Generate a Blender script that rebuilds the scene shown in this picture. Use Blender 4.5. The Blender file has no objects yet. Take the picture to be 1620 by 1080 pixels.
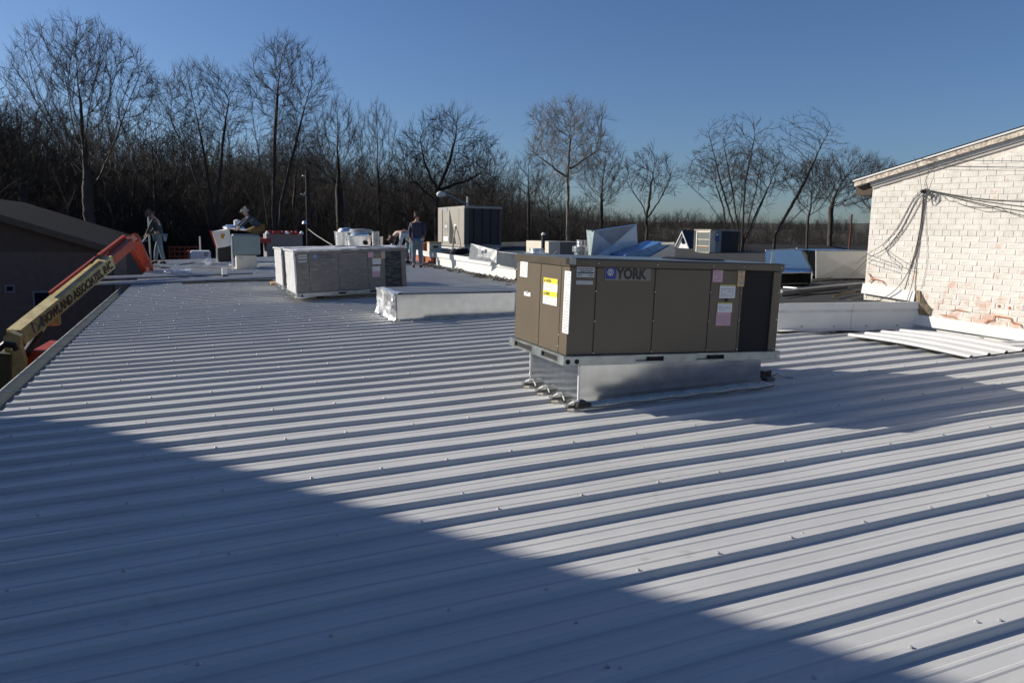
import bpy, math, random
import numpy as np
from mathutils import Vector, Matrix
S = bpy.context.scene
COL = S.collection
rad = math.radians

# ------------------------------------------------------------------ camera, sky, sun
# The camera is at the origin, about 1.7 m over the metal roof; +X runs up the ribs, +Y away along the gutter.
FPX, PITCH, ROLL, YAW = 1200.0, .1444, .0156, .386
def _rz(v, t=-YAW):
    c, s = math.cos(t), math.sin(t)
    return Vector((c*v[0]-s*v[1], s*v[0]+c*v[1], v[2]))
_cp, _sp, _cr, _sr = math.cos(PITCH), math.sin(PITCH), math.cos(ROLL), math.sin(ROLL)
_right, _up = Vector((1, 0, 0)), Vector((0, _sp, _cp))
CX, CU, CF = _rz(_cr*_right+_sr*_up), _rz(-_sr*_right+_cr*_up), _rz(Vector((0, _cp, -_sp)))
cam_d = bpy.data.cameras.new('camera'); cam = bpy.data.objects.new('camera', cam_d); COL.objects.link(cam)
cam_d.sensor_width = 36; cam_d.lens = FPX/1620*36; cam_d.clip_start = .05; cam_d.clip_end = 3000
cam.matrix_world = Matrix((CX, CU, -CF)).transposed().to_4x4()
S.camera = cam

SUN_EL = rad(25.2)
_sd = Vector((-.80, .60)).normalized()          # towards the sun, in plan
world = bpy.data.worlds.new('World'); S.world = world; world.use_nodes = True
wn = world.node_tree; bg = wn.nodes['Background']; bg.inputs[1].default_value = .053
sky = wn.nodes.new('ShaderNodeTexSky'); sky.sky_type = 'NISHITA'; sky.sun_disc = False
sky.sun_elevation = SUN_EL; sky.sun_rotation = math.atan2(_sd.x, _sd.y)
sky.air_density = 1.0; sky.dust_density = .8; sky.ozone_density = 1.9; sky.altitude = 100
wb = wn.nodes.new('ShaderNodeMix'); wb.data_type = 'RGBA'; wb.blend_type = 'MULTIPLY'; wb.inputs['Factor'].default_value = 1
wb.inputs['B'].default_value = (.78, 1.0, 1.38, 1)      # the camera's white balance on the clear winter sky
wn.links.new(sky.outputs[0], wb.inputs['A']); wn.links.new(wb.outputs['Result'], bg.inputs[0])
sl = bpy.data.lights.new('sun', 'SUN'); sl.energy = 5.0; sl.angle = rad(.53); sl.color = (1, .93, .82)
so = bpy.data.objects.new('sun', sl); COL.objects.link(so)
_dir = Vector((_sd.x*math.cos(SUN_EL), _sd.y*math.cos(SUN_EL), math.sin(SUN_EL)))
so.rotation_euler = _dir.to_track_quat('Z', 'Y').to_euler(); so.location = (-20, 15, 30)
S.view_settings.view_transform = 'Standard'; S.view_settings.look = 'None'
S.view_settings.exposure = 0.36; S.view_settings.gamma = 1; S.view_settings.use_curve_mapping = False
S.render.engine = 'CYCLES'; S.cycles.max_bounces = 6

# ------------------------------------------------------------------ measuring helpers (photo pixels -> places in the scene)
Z0, SX, SY = -1.7192, .035, .010
GROUND = -5.7
def ray(px): return CF + CX*((px[0]-810)/FPX) + CU*((540-px[1])/FPX)
def rz_(x, y): return Z0+SX*x+SY*y
def roof(px):
    v = ray(px); return v*(Z0/(v.z-SX*v.x-SY*v.y))
FZ0, FSX, FSY = -1.262, .033, .007      # membrane of the flat roof
def fz_(x, y): return FZ0+FSX*x+FSY*y
def flat(px):
    v = ray(px); return v*(FZ0/(v.z-FSX*v.x-FSY*v.y))
def at_y(px, y): v = ray(px); return v*(y/v.y)
def at_x(px, x): v = ray(px); return v*(x/v.x)
def at_z(px, z): v = ray(px); return v*(z/v.z)
def at_plane(px, o, n): v = ray(px); return v*(o.dot(n)/v.dot(n))

# ------------------------------------------------------------------ materials
MATS = {}
def mat(name, col, rough=.6, metal=0., var=.12, scale=6., bump=0., bscale=None, col2=None, coat=0., stretch=None, spec=.5):
    if name in MATS: return MATS[name]
    m = bpy.data.materials.new(name); m.use_nodes = True; MATS[name] = m
    nt = m.node_tree; b = nt.nodes['Principled BSDF']
    b.inputs['Roughness'].default_value = rough; b.inputs['Metallic'].default_value = metal
    b.inputs['Specular IOR Level'].default_value = spec
    if coat: b.inputs['Coat Weight'].default_value = coat; b.inputs['Coat Roughness'].default_value = .15
    tc = nt.nodes.new('ShaderNodeTexCoord'); mp = nt.nodes.new('ShaderNodeMapping')
    nt.links.new(tc.outputs['Object'], mp.inputs[0])
    if stretch: mp.inputs['Scale'].default_value = stretch
    n = nt.nodes.new('ShaderNodeTexNoise'); n.inputs['Scale'].default_value = scale; n.inputs['Detail'].default_value = 6
    nt.links.new(mp.outputs[0], n.inputs['Vector'])
    r = nt.nodes.new('ShaderNodeValToRGB'); nt.links.new(n.outputs[0], r.inputs[0])
    a = tuple(max(0, c*(1-var)) for c in col); z = tuple(min(1, c*(1+var)) for c in (col2 or col))
    r.color_ramp.elements[0].position = .3; r.color_ramp.elements[1].position = .7
    r.color_ramp.elements[0].color = (*a, 1); r.color_ramp.elements[1].color = (*z, 1)
    nt.links.new(r.outputs[0], b.inputs['Base Color'])
    if metal > .3:
        rr = nt.nodes.new('ShaderNodeMapRange'); rr.inputs[3].default_value = rough*.75; rr.inputs[4].default_value = rough*1.3
        nt.links.new(n.outputs[0], rr.inputs[0]); nt.links.new(rr.outputs[0], b.inputs['Roughness'])
    if bump:
        n2 = nt.nodes.new('ShaderNodeTexNoise'); n2.inputs['Scale'].default_value = bscale or scale*6; n2.inputs['Detail'].default_value = 4
        nt.links.new(mp.outputs[0], n2.inputs['Vector'])
        bp = nt.nodes.new('ShaderNodeBump'); bp.inputs['Strength'].default_value = bump; bp.inputs['Distance'].default_value = .02
        nt.links.new(n2.outputs[0], bp.inputs['Height']); nt.links.new(bp.outputs[0], b.inputs['Normal'])
    return m

def roof_white():
    """painted white steel: faint chalking, run-off streaks down the ribs, scattered grime spots"""
    m = mat('white_painted_steel', (.520, .520, .512), .45, 0, .05, 1.3, .10, 7., spec=.2)
    nt = m.node_tree; b = nt.nodes['Principled BSDF']
    geo = nt.nodes.new('ShaderNodeNewGeometry')
    mp = nt.nodes.new('ShaderNodeMapping'); mp.inputs['Scale'].default_value = (.5, 9, 3)
    nt.links.new(geo.outputs['Position'], mp.inputs[0])
    st = nt.nodes.new('ShaderNodeTexNoise'); st.inputs['Scale'].default_value = 1.2; st.inputs['Detail'].default_value = 5
    nt.links.new(mp.outputs[0], st.inputs['Vector'])
    sp = nt.nodes.new('ShaderNodeTexNoise'); sp.inputs['Scale'].default_value = 9; sp.inputs['Detail'].default_value = 8
    nt.links.new(geo.outputs['Position'], sp.inputs['Vector'])
    big = nt.nodes.new('ShaderNodeTexNoise'); big.inputs['Scale'].default_value = .55; big.inputs['Detail'].default_value = 3
    nt.links.new(geo.outputs['Position'], big.inputs['Vector'])
    base = b.inputs['Base Color'].links[0].from_socket
    def ramp(src, a, z):
        r = nt.nodes.new('ShaderNodeMapRange'); r.inputs[1].default_value = a; r.inputs[2].default_value = z
        nt.links.new(src, r.inputs[0]); return r.outputs[0]
    def mul(a, c, fac):
        x = nt.nodes.new('ShaderNodeMix'); x.data_type = 'RGBA'; x.inputs['B'].default_value = (*c, 1)
        nt.links.new(a, x.inputs['A']); nt.links.new(fac, x.inputs['Factor']); return x.outputs['Result']
    def scl(s, k):
        q = nt.nodes.new('ShaderNodeMath'); q.operation = 'MULTIPLY'; q.inputs[1].default_value = k; nt.links.new(s, q.inputs[0]); return q.outputs[0]
    def mm(s, t):
        q = nt.nodes.new('ShaderNodeMath'); q.operation = 'MULTIPLY'; nt.links.new(s, q.inputs[0]); nt.links.new(t, q.inputs[1]); return q.outputs[0]
    c1 = mul(base, (.40, .40, .40), scl(ramp(st.outputs[0], .52, .75), .45))
    c2 = mul(c1, (.30, .27, .22), scl(mm(ramp(sp.outputs[0], .61, .70), ramp(big.outputs[0], .50, .62)), .42))
    nt.links.new(c2, b.inputs['Base Color'])
    rr = nt.nodes.new('ShaderNodeMapRange'); rr.inputs[3].default_value = .30; rr.inputs[4].default_value = .52
    nt.links.new(st.outputs[0], rr.inputs[0]); nt.links.new(rr.outputs[0], b.inputs['Roughness'])
    return m
M_ROOF = roof_white()
M_SHEET = mat('bright_white_steel', (.60, .60, .59), .35, 0, .05, 3, .05)
M_WHITE = mat('white_trim_steel', (.66, .655, .635), .42, 0, .06, 2.5, .06, 3)
M_GALV = mat('galvanised_steel', (.46, .48, .49), .15, .95, .12, 7, .03, 2.0)
M_GALV2 = mat('dull_galvanised_steel', (.60, .62, .60), .48, .75, .10, 4, .05, 3)
M_ALU = mat('spun_aluminium', (.78, .79, .80), .26, .95, .06, 5, .03, 3)
M_FOIL = mat('crumpled_foil', (.84, .84, .85), .30, .85, .03, 8, .4, 12)
M_BROWN = mat('brown_enamel', (.108, .084, .056), .42, .0, .06, 3, .04, 40)
M_BROWN_LIP = mat('brown_enamel_lid', (.106, .086, .062), .30, .25, .10, 6)
M_BROWN_W = mat('film_dulled_brown_enamel', (.125, .115, .108), .30, 0, .10, 3)
M_DARK = mat('black_recess', (.008, .008, .009), .8)
M_COIL = mat('dark_coil_fins', (.034, .036, .042), .45, .4, .2, 30)
M_MEMB = mat('black_roof_membrane', (.022, .021, .019), .85, 0, .5, 2.2, .4, 14)
M_GREY_UNIT = mat('grey_beige_enamel', (.33, .31, .27), .45, 0, .05, 3)
M_BEIGE = mat('beige_enamel', (.62, .57, .47), .45, 0, .05, 3)
M_BLUEF = mat('blue_protective_film', (.10, .24, .50), .25, .5, .10, 3, .15, 5)
M_ORANGE = mat('orange_machine_paint', (.36, .046, .016), .48, 0, .18, 4, .05)
M_CREAM = mat('cream_machine_paint', (.46, .37, .15), .5, 0, .2, 5, .08, col2=(.50, .41, .19))
M_BLACK = mat('black_rubber', (.012, .012, .013), .6)
M_CHROME = mat('chrome_rod', (.75, .75, .75), .12, 1)
M_WOOD = mat('raw_lumber', (.42, .27, .12), .75, 0, .25, 4, .2, stretch=(1, 14, 14))
M_RUST = mat('rust_primer_wood', (.30, .085, .035), .8, 0, .3, 6)
M_CABLE = mat('grey_black_cable', (.055, .055, .058), .6)
M_WIREL = mat('pale_cable', (.30, .29, .27), .6)
M_PAPER = mat('white_sticker', (.74, .74, .74), .5, 0, .03)
M_SILVER = mat('silver_sticker', (.42, .43, .45), .35, .3, .05)
M_PINK = mat('pink_sticker', (.62, .36, .42), .6, 0, .05)
M_YEL = mat('yellow_sticker', (.75, .62, .03), .5, 0, .03)
M_INK = mat('printed_ink', (.03, .03, .035), .6)
M_INKG = mat('grey_print', (.30, .30, .32), .6)
M_LOGOB = mat('logo_blue', (.008, .030, .26), .4, 0, .03)
M_LOGOK = mat('logo_black', (.006, .006, .006), .35, 0, 0)
M_BRICK = None
M_MORTAR = mat('old_painted_mortar', (.66, .60, .535), .9, 0, .18, 9, .4, 40)
M_STONE = mat('exposed_brown_rubble', (.23, .18, .12), .95, 0, .4, 9, .8, 18)
M_FLASH = mat('bright_white_flashing', (.72, .71, .68), .45, 0, .04, 2, .05, 3)
M_RAKE = mat('weathered_white_board', (.30, .23, .16), .8, 0, .3, 3, .3, 12, col2=(.58, .52, .44), stretch=(1, 8, 8))
M_SOFFIT = mat('dark_stained_soffit', (.07, .05, .035), .8)
M_NBLOCK = mat('tan_concrete_block', (.13, .105, .088), .9, 0, .12, 4, .2)
M_NSIDE = mat('dark_tan_siding', (.095, .078, .064), .8, 0, .10, 3, spec=.2)
M_NROOF = mat('slate_grey_metal_roof', (.018, .020, .024), .95, 0, .08, 2, spec=.03)
M_BARK = mat('grey_brown_bark', (.052, .043, .035), .9, 0, .3, 3)
M_BARKD = mat('dark_bark', (.034, .027, .022), .9, 0, .3, 3)
M_BARKP = mat('pale_sycamore_bark', (.19, .165, .13), .85, 0, .35, 1.6)
M_THICK = mat('brush_twigs', (.012, .009, .007), .95, 0, .4, 2)
M_VINE = mat('dark_vine_leaves', (.035, .035, .015), .9, 0, .4, 3)
M_GRASS = mat('winter_ground', (.040, .032, .020), 1, 0, .4, .12, col2=(.04, .035, .022))
M_HILL = mat('wooded_ridge_brown', (.032, .024, .017), 1, 0, .4, .05)
M_ASPH = mat('worn_asphalt', (.05, .05, .05), .9, 0, .2, 2, .2)
M_GLASS = mat('dark_window_glass', (.012, .016, .022), .08, 0, 0)
M_STEEL = mat('grey_steel', (.30, .31, .32), .45, .5)
M_BAG = mat('white_plastic_bag', (.75, .75, .77), .4, 0, .05)
M_BLUEP = mat('blue_plastic', (.02, .10, .50), .3)
M_TAN = mat('tan_caulk', (.50, .46, .38), .8, 0, .2, 20)
M_SHING = mat('charcoal_shingles', (.030, .028, .028), .9, 0, .35, 6, .4, 20)
M_RED = mat('dull_red_paint', (.30, .02, .02), .5)
M_TALLW = mat('brown_brick_render', (.12, .085, .065), .9, 0, .2, 2)

def wrap_mat():
    m = bpy.data.materials.new('clear_shrink_wrap'); m.use_nodes = True; nt = m.node_tree
    b = nt.nodes['Principled BSDF']; b.inputs['Base Color'].default_value = (.75, .75, .76, 1); b.inputs['Roughness'].default_value = .16
    tc = nt.nodes.new('ShaderNodeTexCoord'); mp = nt.nodes.new('ShaderNodeMapping'); mp.inputs['Scale'].default_value = (1.2, 1.2, 8)
    n = nt.nodes.new('ShaderNodeTexNoise'); n.inputs['Scale'].default_value = 5; n.inputs['Detail'].default_value = 5
    nt.links.new(tc.outputs['Object'], mp.inputs[0]); nt.links.new(mp.outputs[0], n.inputs['Vector'])
    bp = nt.nodes.new('ShaderNodeBump'); bp.inputs['Strength'].default_value = .5; bp.inputs['Distance'].default_value = .02
    nt.links.new(n.outputs[0], bp.inputs['Height']); nt.links.new(bp.outputs[0], b.inputs['Normal'])
    r = nt.nodes.new('ShaderNodeMapRange'); r.inputs[1].default_value = .45; r.inputs[2].default_value = .8
    r.inputs[3].default_value = .03; r.inputs[4].default_value = .22
    nt.links.new(n.outputs[0], r.inputs[0]); nt.links.new(r.outputs[0], b.inputs['Alpha'])
    return m
M_WRAP = wrap_mat()
M_WRAPW = mat('bunched_white_wrap', (.70, .70, .70), .25, 0, .12, 7, .6, 14, stretch=(1, 1, 4))

def brick_mat():
    m = mat('white_painted_brick', (.68, .65, .59), .8, 0, .10, 9, .22, 45)
    nt = m.node_tree; b = nt.nodes['Principled BSDF']; base = b.inputs['Base Color'].links[0].from_socket
    geo = nt.nodes.new('ShaderNodeNewGeometry')
    oi = nt.nodes.new('ShaderNodeObjectInfo')
    n = nt.nodes.new('ShaderNodeTexNoise'); n.inputs['Scale'].default_value = 7; n.inputs['Detail'].default_value = 8
    nt.links.new(geo.outputs['Position'], n.inputs['Vector'])
    n2 = nt.nodes.new('ShaderNodeTexNoise'); n2.inputs['Scale'].default_value = .9; n2.inputs['Detail'].default_value = 2
    nt.links.new(geo.outputs['Position'], n2.inputs['Vector'])
    sep = nt.nodes.new('ShaderNodeSeparateXYZ'); nt.links.new(geo.outputs['Position'], sep.inputs[0])
    low = nt.nodes.new('ShaderNodeMapRange'); low.inputs[1].default_value = -.35; low.inputs[2].default_value = -1.2
    nt.links.new(sep.outputs[2], low.inputs[0])
    add = nt.nodes.new('ShaderNodeMath'); add.operation = 'MULTIPLY_ADD'; add.inputs[1].default_value = .16
    nt.links.new(low.outputs[0], add.inputs[0]); nt.links.new(n.outputs[0], add.inputs[2])
    r = nt.nodes.new('ShaderNodeMapRange'); r.inputs[1].default_value = .62; r.inputs[2].default_value = .74
    nt.links.new(add.outputs[0], r.inputs[0])
    mul = nt.nodes.new('ShaderNodeMath'); mul.operation = 'MULTIPLY'; mul.inputs[1].default_value = .55
    nt.links.new(r.outputs[0], mul.inputs[0])
    x = nt.nodes.new('ShaderNodeMix'); x.data_type = 'RGBA'; x.inputs['B'].default_value = (.55, .27, .17, 1)
    nt.links.new(base, x.inputs['A']); nt.links.new(mul.outputs[0], x.inputs['Factor'])
    # each brick a little different
    hv = nt.nodes.new('ShaderNodeHueSaturation'); mr = nt.nodes.new('ShaderNodeMapRange')
    mr.inputs[3].default_value = .94; mr.inputs[4].default_value = 1.03
    nt.links.new(oi.outputs['Random'], mr.inputs[0]); nt.links.new(mr.outputs[0], hv.inputs['Value']); nt.links.new(x.outputs['Result'], hv.inputs['Color'])
    nt.links.new(hv.outputs[0], b.inputs['Base Color'])
    return m
M_BRICK = brick_mat()

# ------------------------------------------------------------------ object helpers
def tag(o, label=None, cat=None, group=None, kind=None):
    if label: o['label'] = label
    if cat: o['category'] = cat
    if group: o['group'] = group
    if kind: o['kind'] = kind
    return o
def thing(name, label, cat, loc=(0, 0, 0), rot=(0, 0, 0), group=None):
    o = bpy.data.objects.new(name, None); COL.objects.link(o); o.location = loc; o.rotation_euler = rot
    o.empty_display_size = .2
    tag(o, label, cat, group); return o
def minv(o):
    return (Matrix.Translation(o.location) @ o.rotation_euler.to_matrix().to_4x4()).inverted()
class MB:
    """collects shapes; W(parent) takes world coordinates, MB() local ones"""
    def __init__(s, M=None): s.v = []; s.f = []; s.M = M
    def add(s, vs, fs):
        k = len(s.v)
        s.v += [tuple(s.M @ Vector(v)) if s.M else tuple(v) for v in vs]
        s.f += [tuple(i+k for i in f) for f in fs]; return s
    def box(s, a, b):
        (x0, y0, z0), (x1, y1, z1) = a, b
        return s.add([(x0, y0, z0), (x1, y0, z0), (x1, y1, z0), (x0, y1, z0), (x0, y0, z1), (x1, y0, z1), (x1, y1, z1), (x0, y1, z1)],
                     [(0, 3, 2, 1), (4, 5, 6, 7), (0, 1, 5, 4), (1, 2, 6, 5), (2, 3, 7, 6), (3, 0, 4, 7)])
    def bbox(s, a, b, e=.006):
        """box with chamfered edges on all sides"""
        c = [(a[i]+b[i])/2 for i in range(3)]; h = [abs(b[i]-a[i])/2 for i in range(3)]; e = min(e, *[x*.45 for x in h])
        vs = []; idx = {}
        for sx in (-1, 1):
            for sy in (-1, 1):
                for sz in (-1, 1):
                    for ax in range(3):
                        p = [c[0]+sx*h[0], c[1]+sy*h[1], c[2]+sz*h[2]]
                        for k, sg in enumerate((sx, sy, sz)):
                            if k != ax: p[k] -= sg*e
                        idx[(sx, sy, sz, ax)] = len(vs); vs.append(p)
        fs = []
        def q(*k): fs.append(tuple(idx[i] for i in k))
        for sg in (-1, 1):
            q((sg, -1, -1, 0), (sg, 1, -1, 0), (sg, 1, 1, 0), (sg, -1, 1, 0))
            q((-1, sg, -1, 1), (1, sg, -1, 1), (1, sg, 1, 1), (-1, sg, 1, 1))
            q((-1, -1, sg, 2), (1, -1, sg, 2), (1, 1, sg, 2), (-1, 1, sg, 2))
        for s1 in (-1, 1):
            for s2 in (-1, 1):
                q((-1, s1, s2, 1), (1, s1, s2, 1), (1, s1, s2, 2), (-1, s1, s2, 2))
                q((s1, -1, s2, 0), (s1, 1, s2, 0), (s1, 1, s2, 2), (s1, -1, s2, 2))
                q((s1, s2, -1, 0), (s1, s2, 1, 0), (s1, s2, 1, 1), (s1, s2, -1, 1))
                for s3 in (-1, 1): q((s1, s2, s3, 0), (s1, s2, s3, 1), (s1, s2, s3, 2))
        return s.add(vs, fs)
    def quad(s, *p): return s.add(p, [tuple(range(len(p)))])
    def slab(s, pts, off):
        """polygon extruded by the vector off"""
        n = len(pts); off = Vector(off)
        vs = [Vector(p) for p in pts]+[Vector(p)+off for p in pts]
        fs = [tuple(range(n))[::-1], tuple(range(n, 2*n))]+[(i, (i+1) % n, (i+1) % n+n, i+n) for i in range(n)]
        return s.add(vs, fs)
    def beam(s, p, q, w, h, up=(0, 0, 1), w2=None, h2=None):
        p, q = Vector(p), Vector(q); d = (q-p).normalized(); up = Vector(up)
        x = d.cross(up).normalized(); u = x.cross(d); w2 = w2 or w; h2 = h2 or h
        vs = []
        for c, ww, hh in ((p, w, h), (q, w2, h2)):
            for a, b in ((-1, -1), (1, -1), (1, 1), (-1, 1)): vs.append(c+x*a*ww/2+u*b*hh/2)
        return s.add(vs, [(3, 2, 1, 0), (4, 5, 6, 7), (0, 1, 5, 4), (1, 2, 6, 5), (2, 3, 7, 6), (3, 0, 4, 7)])
    def tube(s, pts, r, n=6):
        pts = [Vector(p) for p in pts]; rs = r if isinstance(r, (list, tuple)) else [r]*len(pts)
        vs = []; fs = []; ref = None
        for i, p in enumerate(pts):
            d = (pts[min(i+1, len(pts)-1)]-pts[max(i-1, 0)]).normalized()
            if ref is None: ref = d.orthogonal().normalized()
            ref = (ref-d*ref.dot(d)).normalized(); b = d.cross(ref)
            for k in range(n):
                a = 2*math.pi*k/n; vs.append(p+(ref*math.cos(a)+b*math.sin(a))*rs[i])
        for i in range(len(pts)-1):
            for k in range(n):
                a, b = i*n+k, i*n+(k+1) % n; fs.append((a, b, b+n, a+n))
        fs.append(tuple(range(n))[::-1]); fs.append(tuple(range(len(vs)-n, len(vs))))
        return s.add(vs, fs)
    def lathe(s, c, prof, n=24, axis=(0, 0, 1)):
        c = Vector(c); ax = Vector(axis).normalized(); a = ax.orthogonal().normalized(); b = ax.cross(a); vs = []; fs = []
        for r, z in prof:
            for k in range(n):
                t = 2*math.pi*k/n; vs.append(c+ax*z+(a*math.cos(t)+b*math.sin(t))*max(r, 1e-4))
        for i in range(len(prof)-1):
            for k in range(n):
                p, q = i*n+k, i*n+(k+1) % n; fs.append((p, q, q+n, p+n))
        fs.append(tuple(range(n))[::-1]); fs.append(tuple(range(len(vs)-n, len(vs))))
        return s.add(vs, fs)
    def build(s, name, m, parent=None, smooth=False, **kw):
        me = bpy.data.meshes.new(name); me.from_pydata(s.v, [], s.f); me.validate()
        if m: me.materials.append(m)
        if smooth: me.shade_smooth(); 
        o = bpy.data.objects.new(name, me); COL.objects.link(o)
        if parent: o.parent = parent
        if smooth and smooth != 1:
            pass
        tag(o, **kw); return o
def W(parent): return MB(minv(parent))
def copy_tree(o, parent=None):
    c = o.copy(); COL.objects.link(c)
    if parent: c.parent = parent
    for ch in list(o.children): copy_tree(ch, c)
    return c
def smooth_by_angle(o, deg=35):
    me = o.data
    me.shade_smooth()
    a = me.attributes.new('sharp_edge', 'BOOLEAN', 'EDGE') if 'sharp_edge' not in me.attributes else me.attributes['sharp_edge']
    import bmesh
    bm = bmesh.new(); bm.from_mesh(me)
    vals = [(len(e.link_faces) != 2) or e.calc_face_angle(0) > rad(deg) for e in bm.edges]
    bm.free(); a.data.foreach_set('value', vals)
def text_mesh(txt, size, extrude=.001, offset=0., xs=1., align='LEFT', shear=0.):
    cu = bpy.data.curves.new('lettering', 'FONT'); cu.body = txt; cu.size = size; cu.extrude = extrude; cu.offset = offset
    cu.align_x = align; cu.shear = shear; cu.resolution_u = 3
    ob = bpy.data.objects.new('lettering', cu); COL.objects.link(ob)
    dg = bpy.context.evaluated_depsgraph_get(); dg.update()
    me = bpy.data.meshes.new_from_object(ob.evaluated_get(dg))
    bpy.data.objects.remove(ob)
    for v in me.vertices: v.co.x *= xs
    return me
def text(txt, size, parent, mtx, m, name='lettering', **k):
    """mtx: local matrix in which the text's XY plane lies"""
    me = text_mesh(txt, size, **k); me.materials.clear(); me.materials.append(m)
    me.transform(mtx)
    o = bpy.data.objects.new(name, me); COL.objects.link(o); o.parent = parent; return o
def frame(o, x, y):
    x = Vector(x).normalized(); y = Vector(y); y = (y-x*y.dot(x)).normalized(); z = x.cross(y)
    M = Matrix((x, y, z)).transposed().to_4x4(); M.translation = Vector(o); return M

# ================================================================== LARGE STRUCTURE
# ---- terrain
def terrain():
    nx, ny = 90, 80; vs = []; rnd = random.Random(3)
    for j in range(ny):
        for i in range(nx):
            x = -700+1500*i/(nx-1); y = -150+1350*(j/(ny-1))**1.5
            d = math.hypot(x, y)
            h = 0
            if y > 60:
                t = min(1, max(0, (y-80)/(170-85/(1+math.exp(min(50, (math.atan2(x, y)-.47)/.05))))))
                az = math.atan2(x, y)
                base = 8.2+7.0/(1+math.exp(min(50, (az-.47)/.05)))
                h = (t*t*(3-2*t))*base*(1+.13*math.sin(az*9+.6)+.06*math.sin(az*23))
                h *= max(.9, min(2.2, d/420))
            vs.append((x, y, GROUND-.06+h))
    fs = [(j*nx+i, j*nx+i+1, (j+1)*nx+i+1, (j+1)*nx+i) for j in range(ny-1) for i in range(nx-1)]
    m = MB(); m.v = vs; m.f = fs
    o = m.build('ground', M_GRASS, None, kind='structure'); o.data.shade_smooth(); return o
terrain()
MB().quad((-14, -20, GROUND+.0), (-1.2, -20, GROUND), (-1.2, 32, GROUND), (-14, 32, GROUND)).build('alley_pavement', M_ASPH, None, kind='structure')

# ---- the building under the metal roof
PW = .9825                       # panel width along Y
EAVE = -1.76
K0, K1 = -14, 27
WO = Vector((9.05, 8.45, 0)); WU = Vector((math.sin(rad(164)), math.cos(rad(164)), 0)); WN = Vector((-math.cos(rad(16)), -math.sin(rad(16)), 0))
def wall_x(y): return WO.x+(WO.y-y)*(-WU.x/WU.y)
bld = thing('low_building', 'low building under the white ribbed metal roof with gutter along its left eave', 'building', (-1.5, 8, GROUND))
def roof_panel(k):
    y0 = 7.85+k*PW
    x1 = 7.46 if y0 > 8.2 else wall_x(y0+PW)+.0
    if 7.2 < y0 < 8.2: x1 = 9.1
    rnd = random.Random(k*7+1)
    n = max(6, int((x1-EAVE)/.30)); b, t, h = .033, .0165, .034
    L1 = lambda c: [(c-b, 0, 1), (c-t-.0055, h*.74, 1), (c-t-.0025, h*.77, 1), (c-t, h, 1), (c+t, h, 1), (c+b, 0, 1)]
    prof = L1(0)
    for r in range(3):
        c = r*PW/3
        for q in (.36, .66):
            m_ = c+q*PW/3
            prof += [(m_-.016, 0, 0), (m_-.007, .0036, 0), (m_+.007, .0036, 0), (m_+.016, 0, 0)]
        if r < 2:
            c2 = (r+1)*PW/3; prof += L1(c2)
    prof += [(PW-b, 0, 1), (PW-t, h-.0025, 1), (PW+t*.6, h-.0025, 1)]
    ph = [rnd.uniform(0, 6.28) for _ in range(8)]
    vs = []
    for i in range(n+1):
        x = EAVE+(x1-EAVE)*i/n
        wob = .0045*math.sin(x*1.7+ph[0])+.003*math.sin(x*3.9+ph[1])
        for j, (yy, zz, rib) in enumerate(prof):
            g = 4 if yy > PW-b-.001 else (0 if yy < b+.001 else 2)
            z = zz+.0018*math.sin(x*2.3+ph[2]+yy*5)+(.0022*math.sin(x*4.3+ph[3+int(yy*3) % 4]) if not rib else 0)
            w = wob if 0.05 < yy < PW-.05 else .003*math.sin(x*1.3+(k if yy < .05 else k+1)*2.1)
            vs.append((x, y0+yy+w, rz_(x, y0+yy)+z+.002))
    # front lip of the lap and a folded edge at the eave
    m = len(prof); fs = [(i*m+j, (i+1)*m+j, (i+1)*m+j+1, i*m+j+1) for i in range(n) for j in range(m-1)]
    fs = [f[::-1] for f in fs]
    mb = W(bld); mb.add(vs, fs)
    lip = [(v[0], v[1]-.001, v[2]-.005) for v in (vs[i*m] for i in range(n+1))]
    mb.add([vs[i*m] for i in range(n+1)]+lip, [(i, i+n+1, i+n+2, i+1) for i in range(n)])
    eav = [(vs[j][0], vs[j][1], vs[j][2]-.006) for j in range(m)]
    mb.add([vs[j] for j in range(m)]+eav, [(j, j+1, j+1+m, j+m) for j in range(m-1)])
    p = mb.build('roof_panel', M_ROOF, bld)
    sc = W(bld)
    def screw(x, y, z):
        r = .0095
        sc.add([(x+r*1.2*math.cos(a*1.0472), y+r*1.2*math.sin(a*1.0472), z) for a in range(6)]+[(x+r*.6*math.cos(a*1.0472), y+r*.6*math.sin(a*1.0472), z+.009) for a in range(6)],
               [(a, (a+1) % 6, (a+1) % 6+6, a+6) for a in range(6)]+[(6, 7, 8, 9, 10, 11)])
    x = EAVE+.22+rnd.uniform(0, .2)
    while x < x1-.1:
        if not (2.9 < x < 5.1 and 5.7 < y0 < 7): screw(x, y0, rz_(x, y0)+h+.002)
        x += rnd.choice((.46, .48, .50, .54))
    for px in (EAVE+.12, EAVE+1.62, EAVE+3.15, EAVE+4.7, EAVE+6.2, EAVE+7.7, EAVE+9.2):
        if px > x1-.1: continue
        for r in range(3):
            if rnd.random() < .85:
                yy = y0+r*PW/3+.07; screw(px+rnd.uniform(-.02, .02), yy, rz_(px, yy)+.003)
            if r and rnd.random() < .3: screw(px+rnd.uniform(-.05, .05), y0+r*PW/3, rz_(px, y0)+h+.002)
    sc.build('screws', mat('screw_heads', (.40, .40, .41), .5, .3), bld, kind='stuff')
for k in range(K0, K1): roof_panel(k)
YF = 7.85+K1*PW      # far end of the metal roof
YN = 7.85+K0*PW
mb = W(bld); zt = lambda x, y: rz_(x, y)-.03
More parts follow.
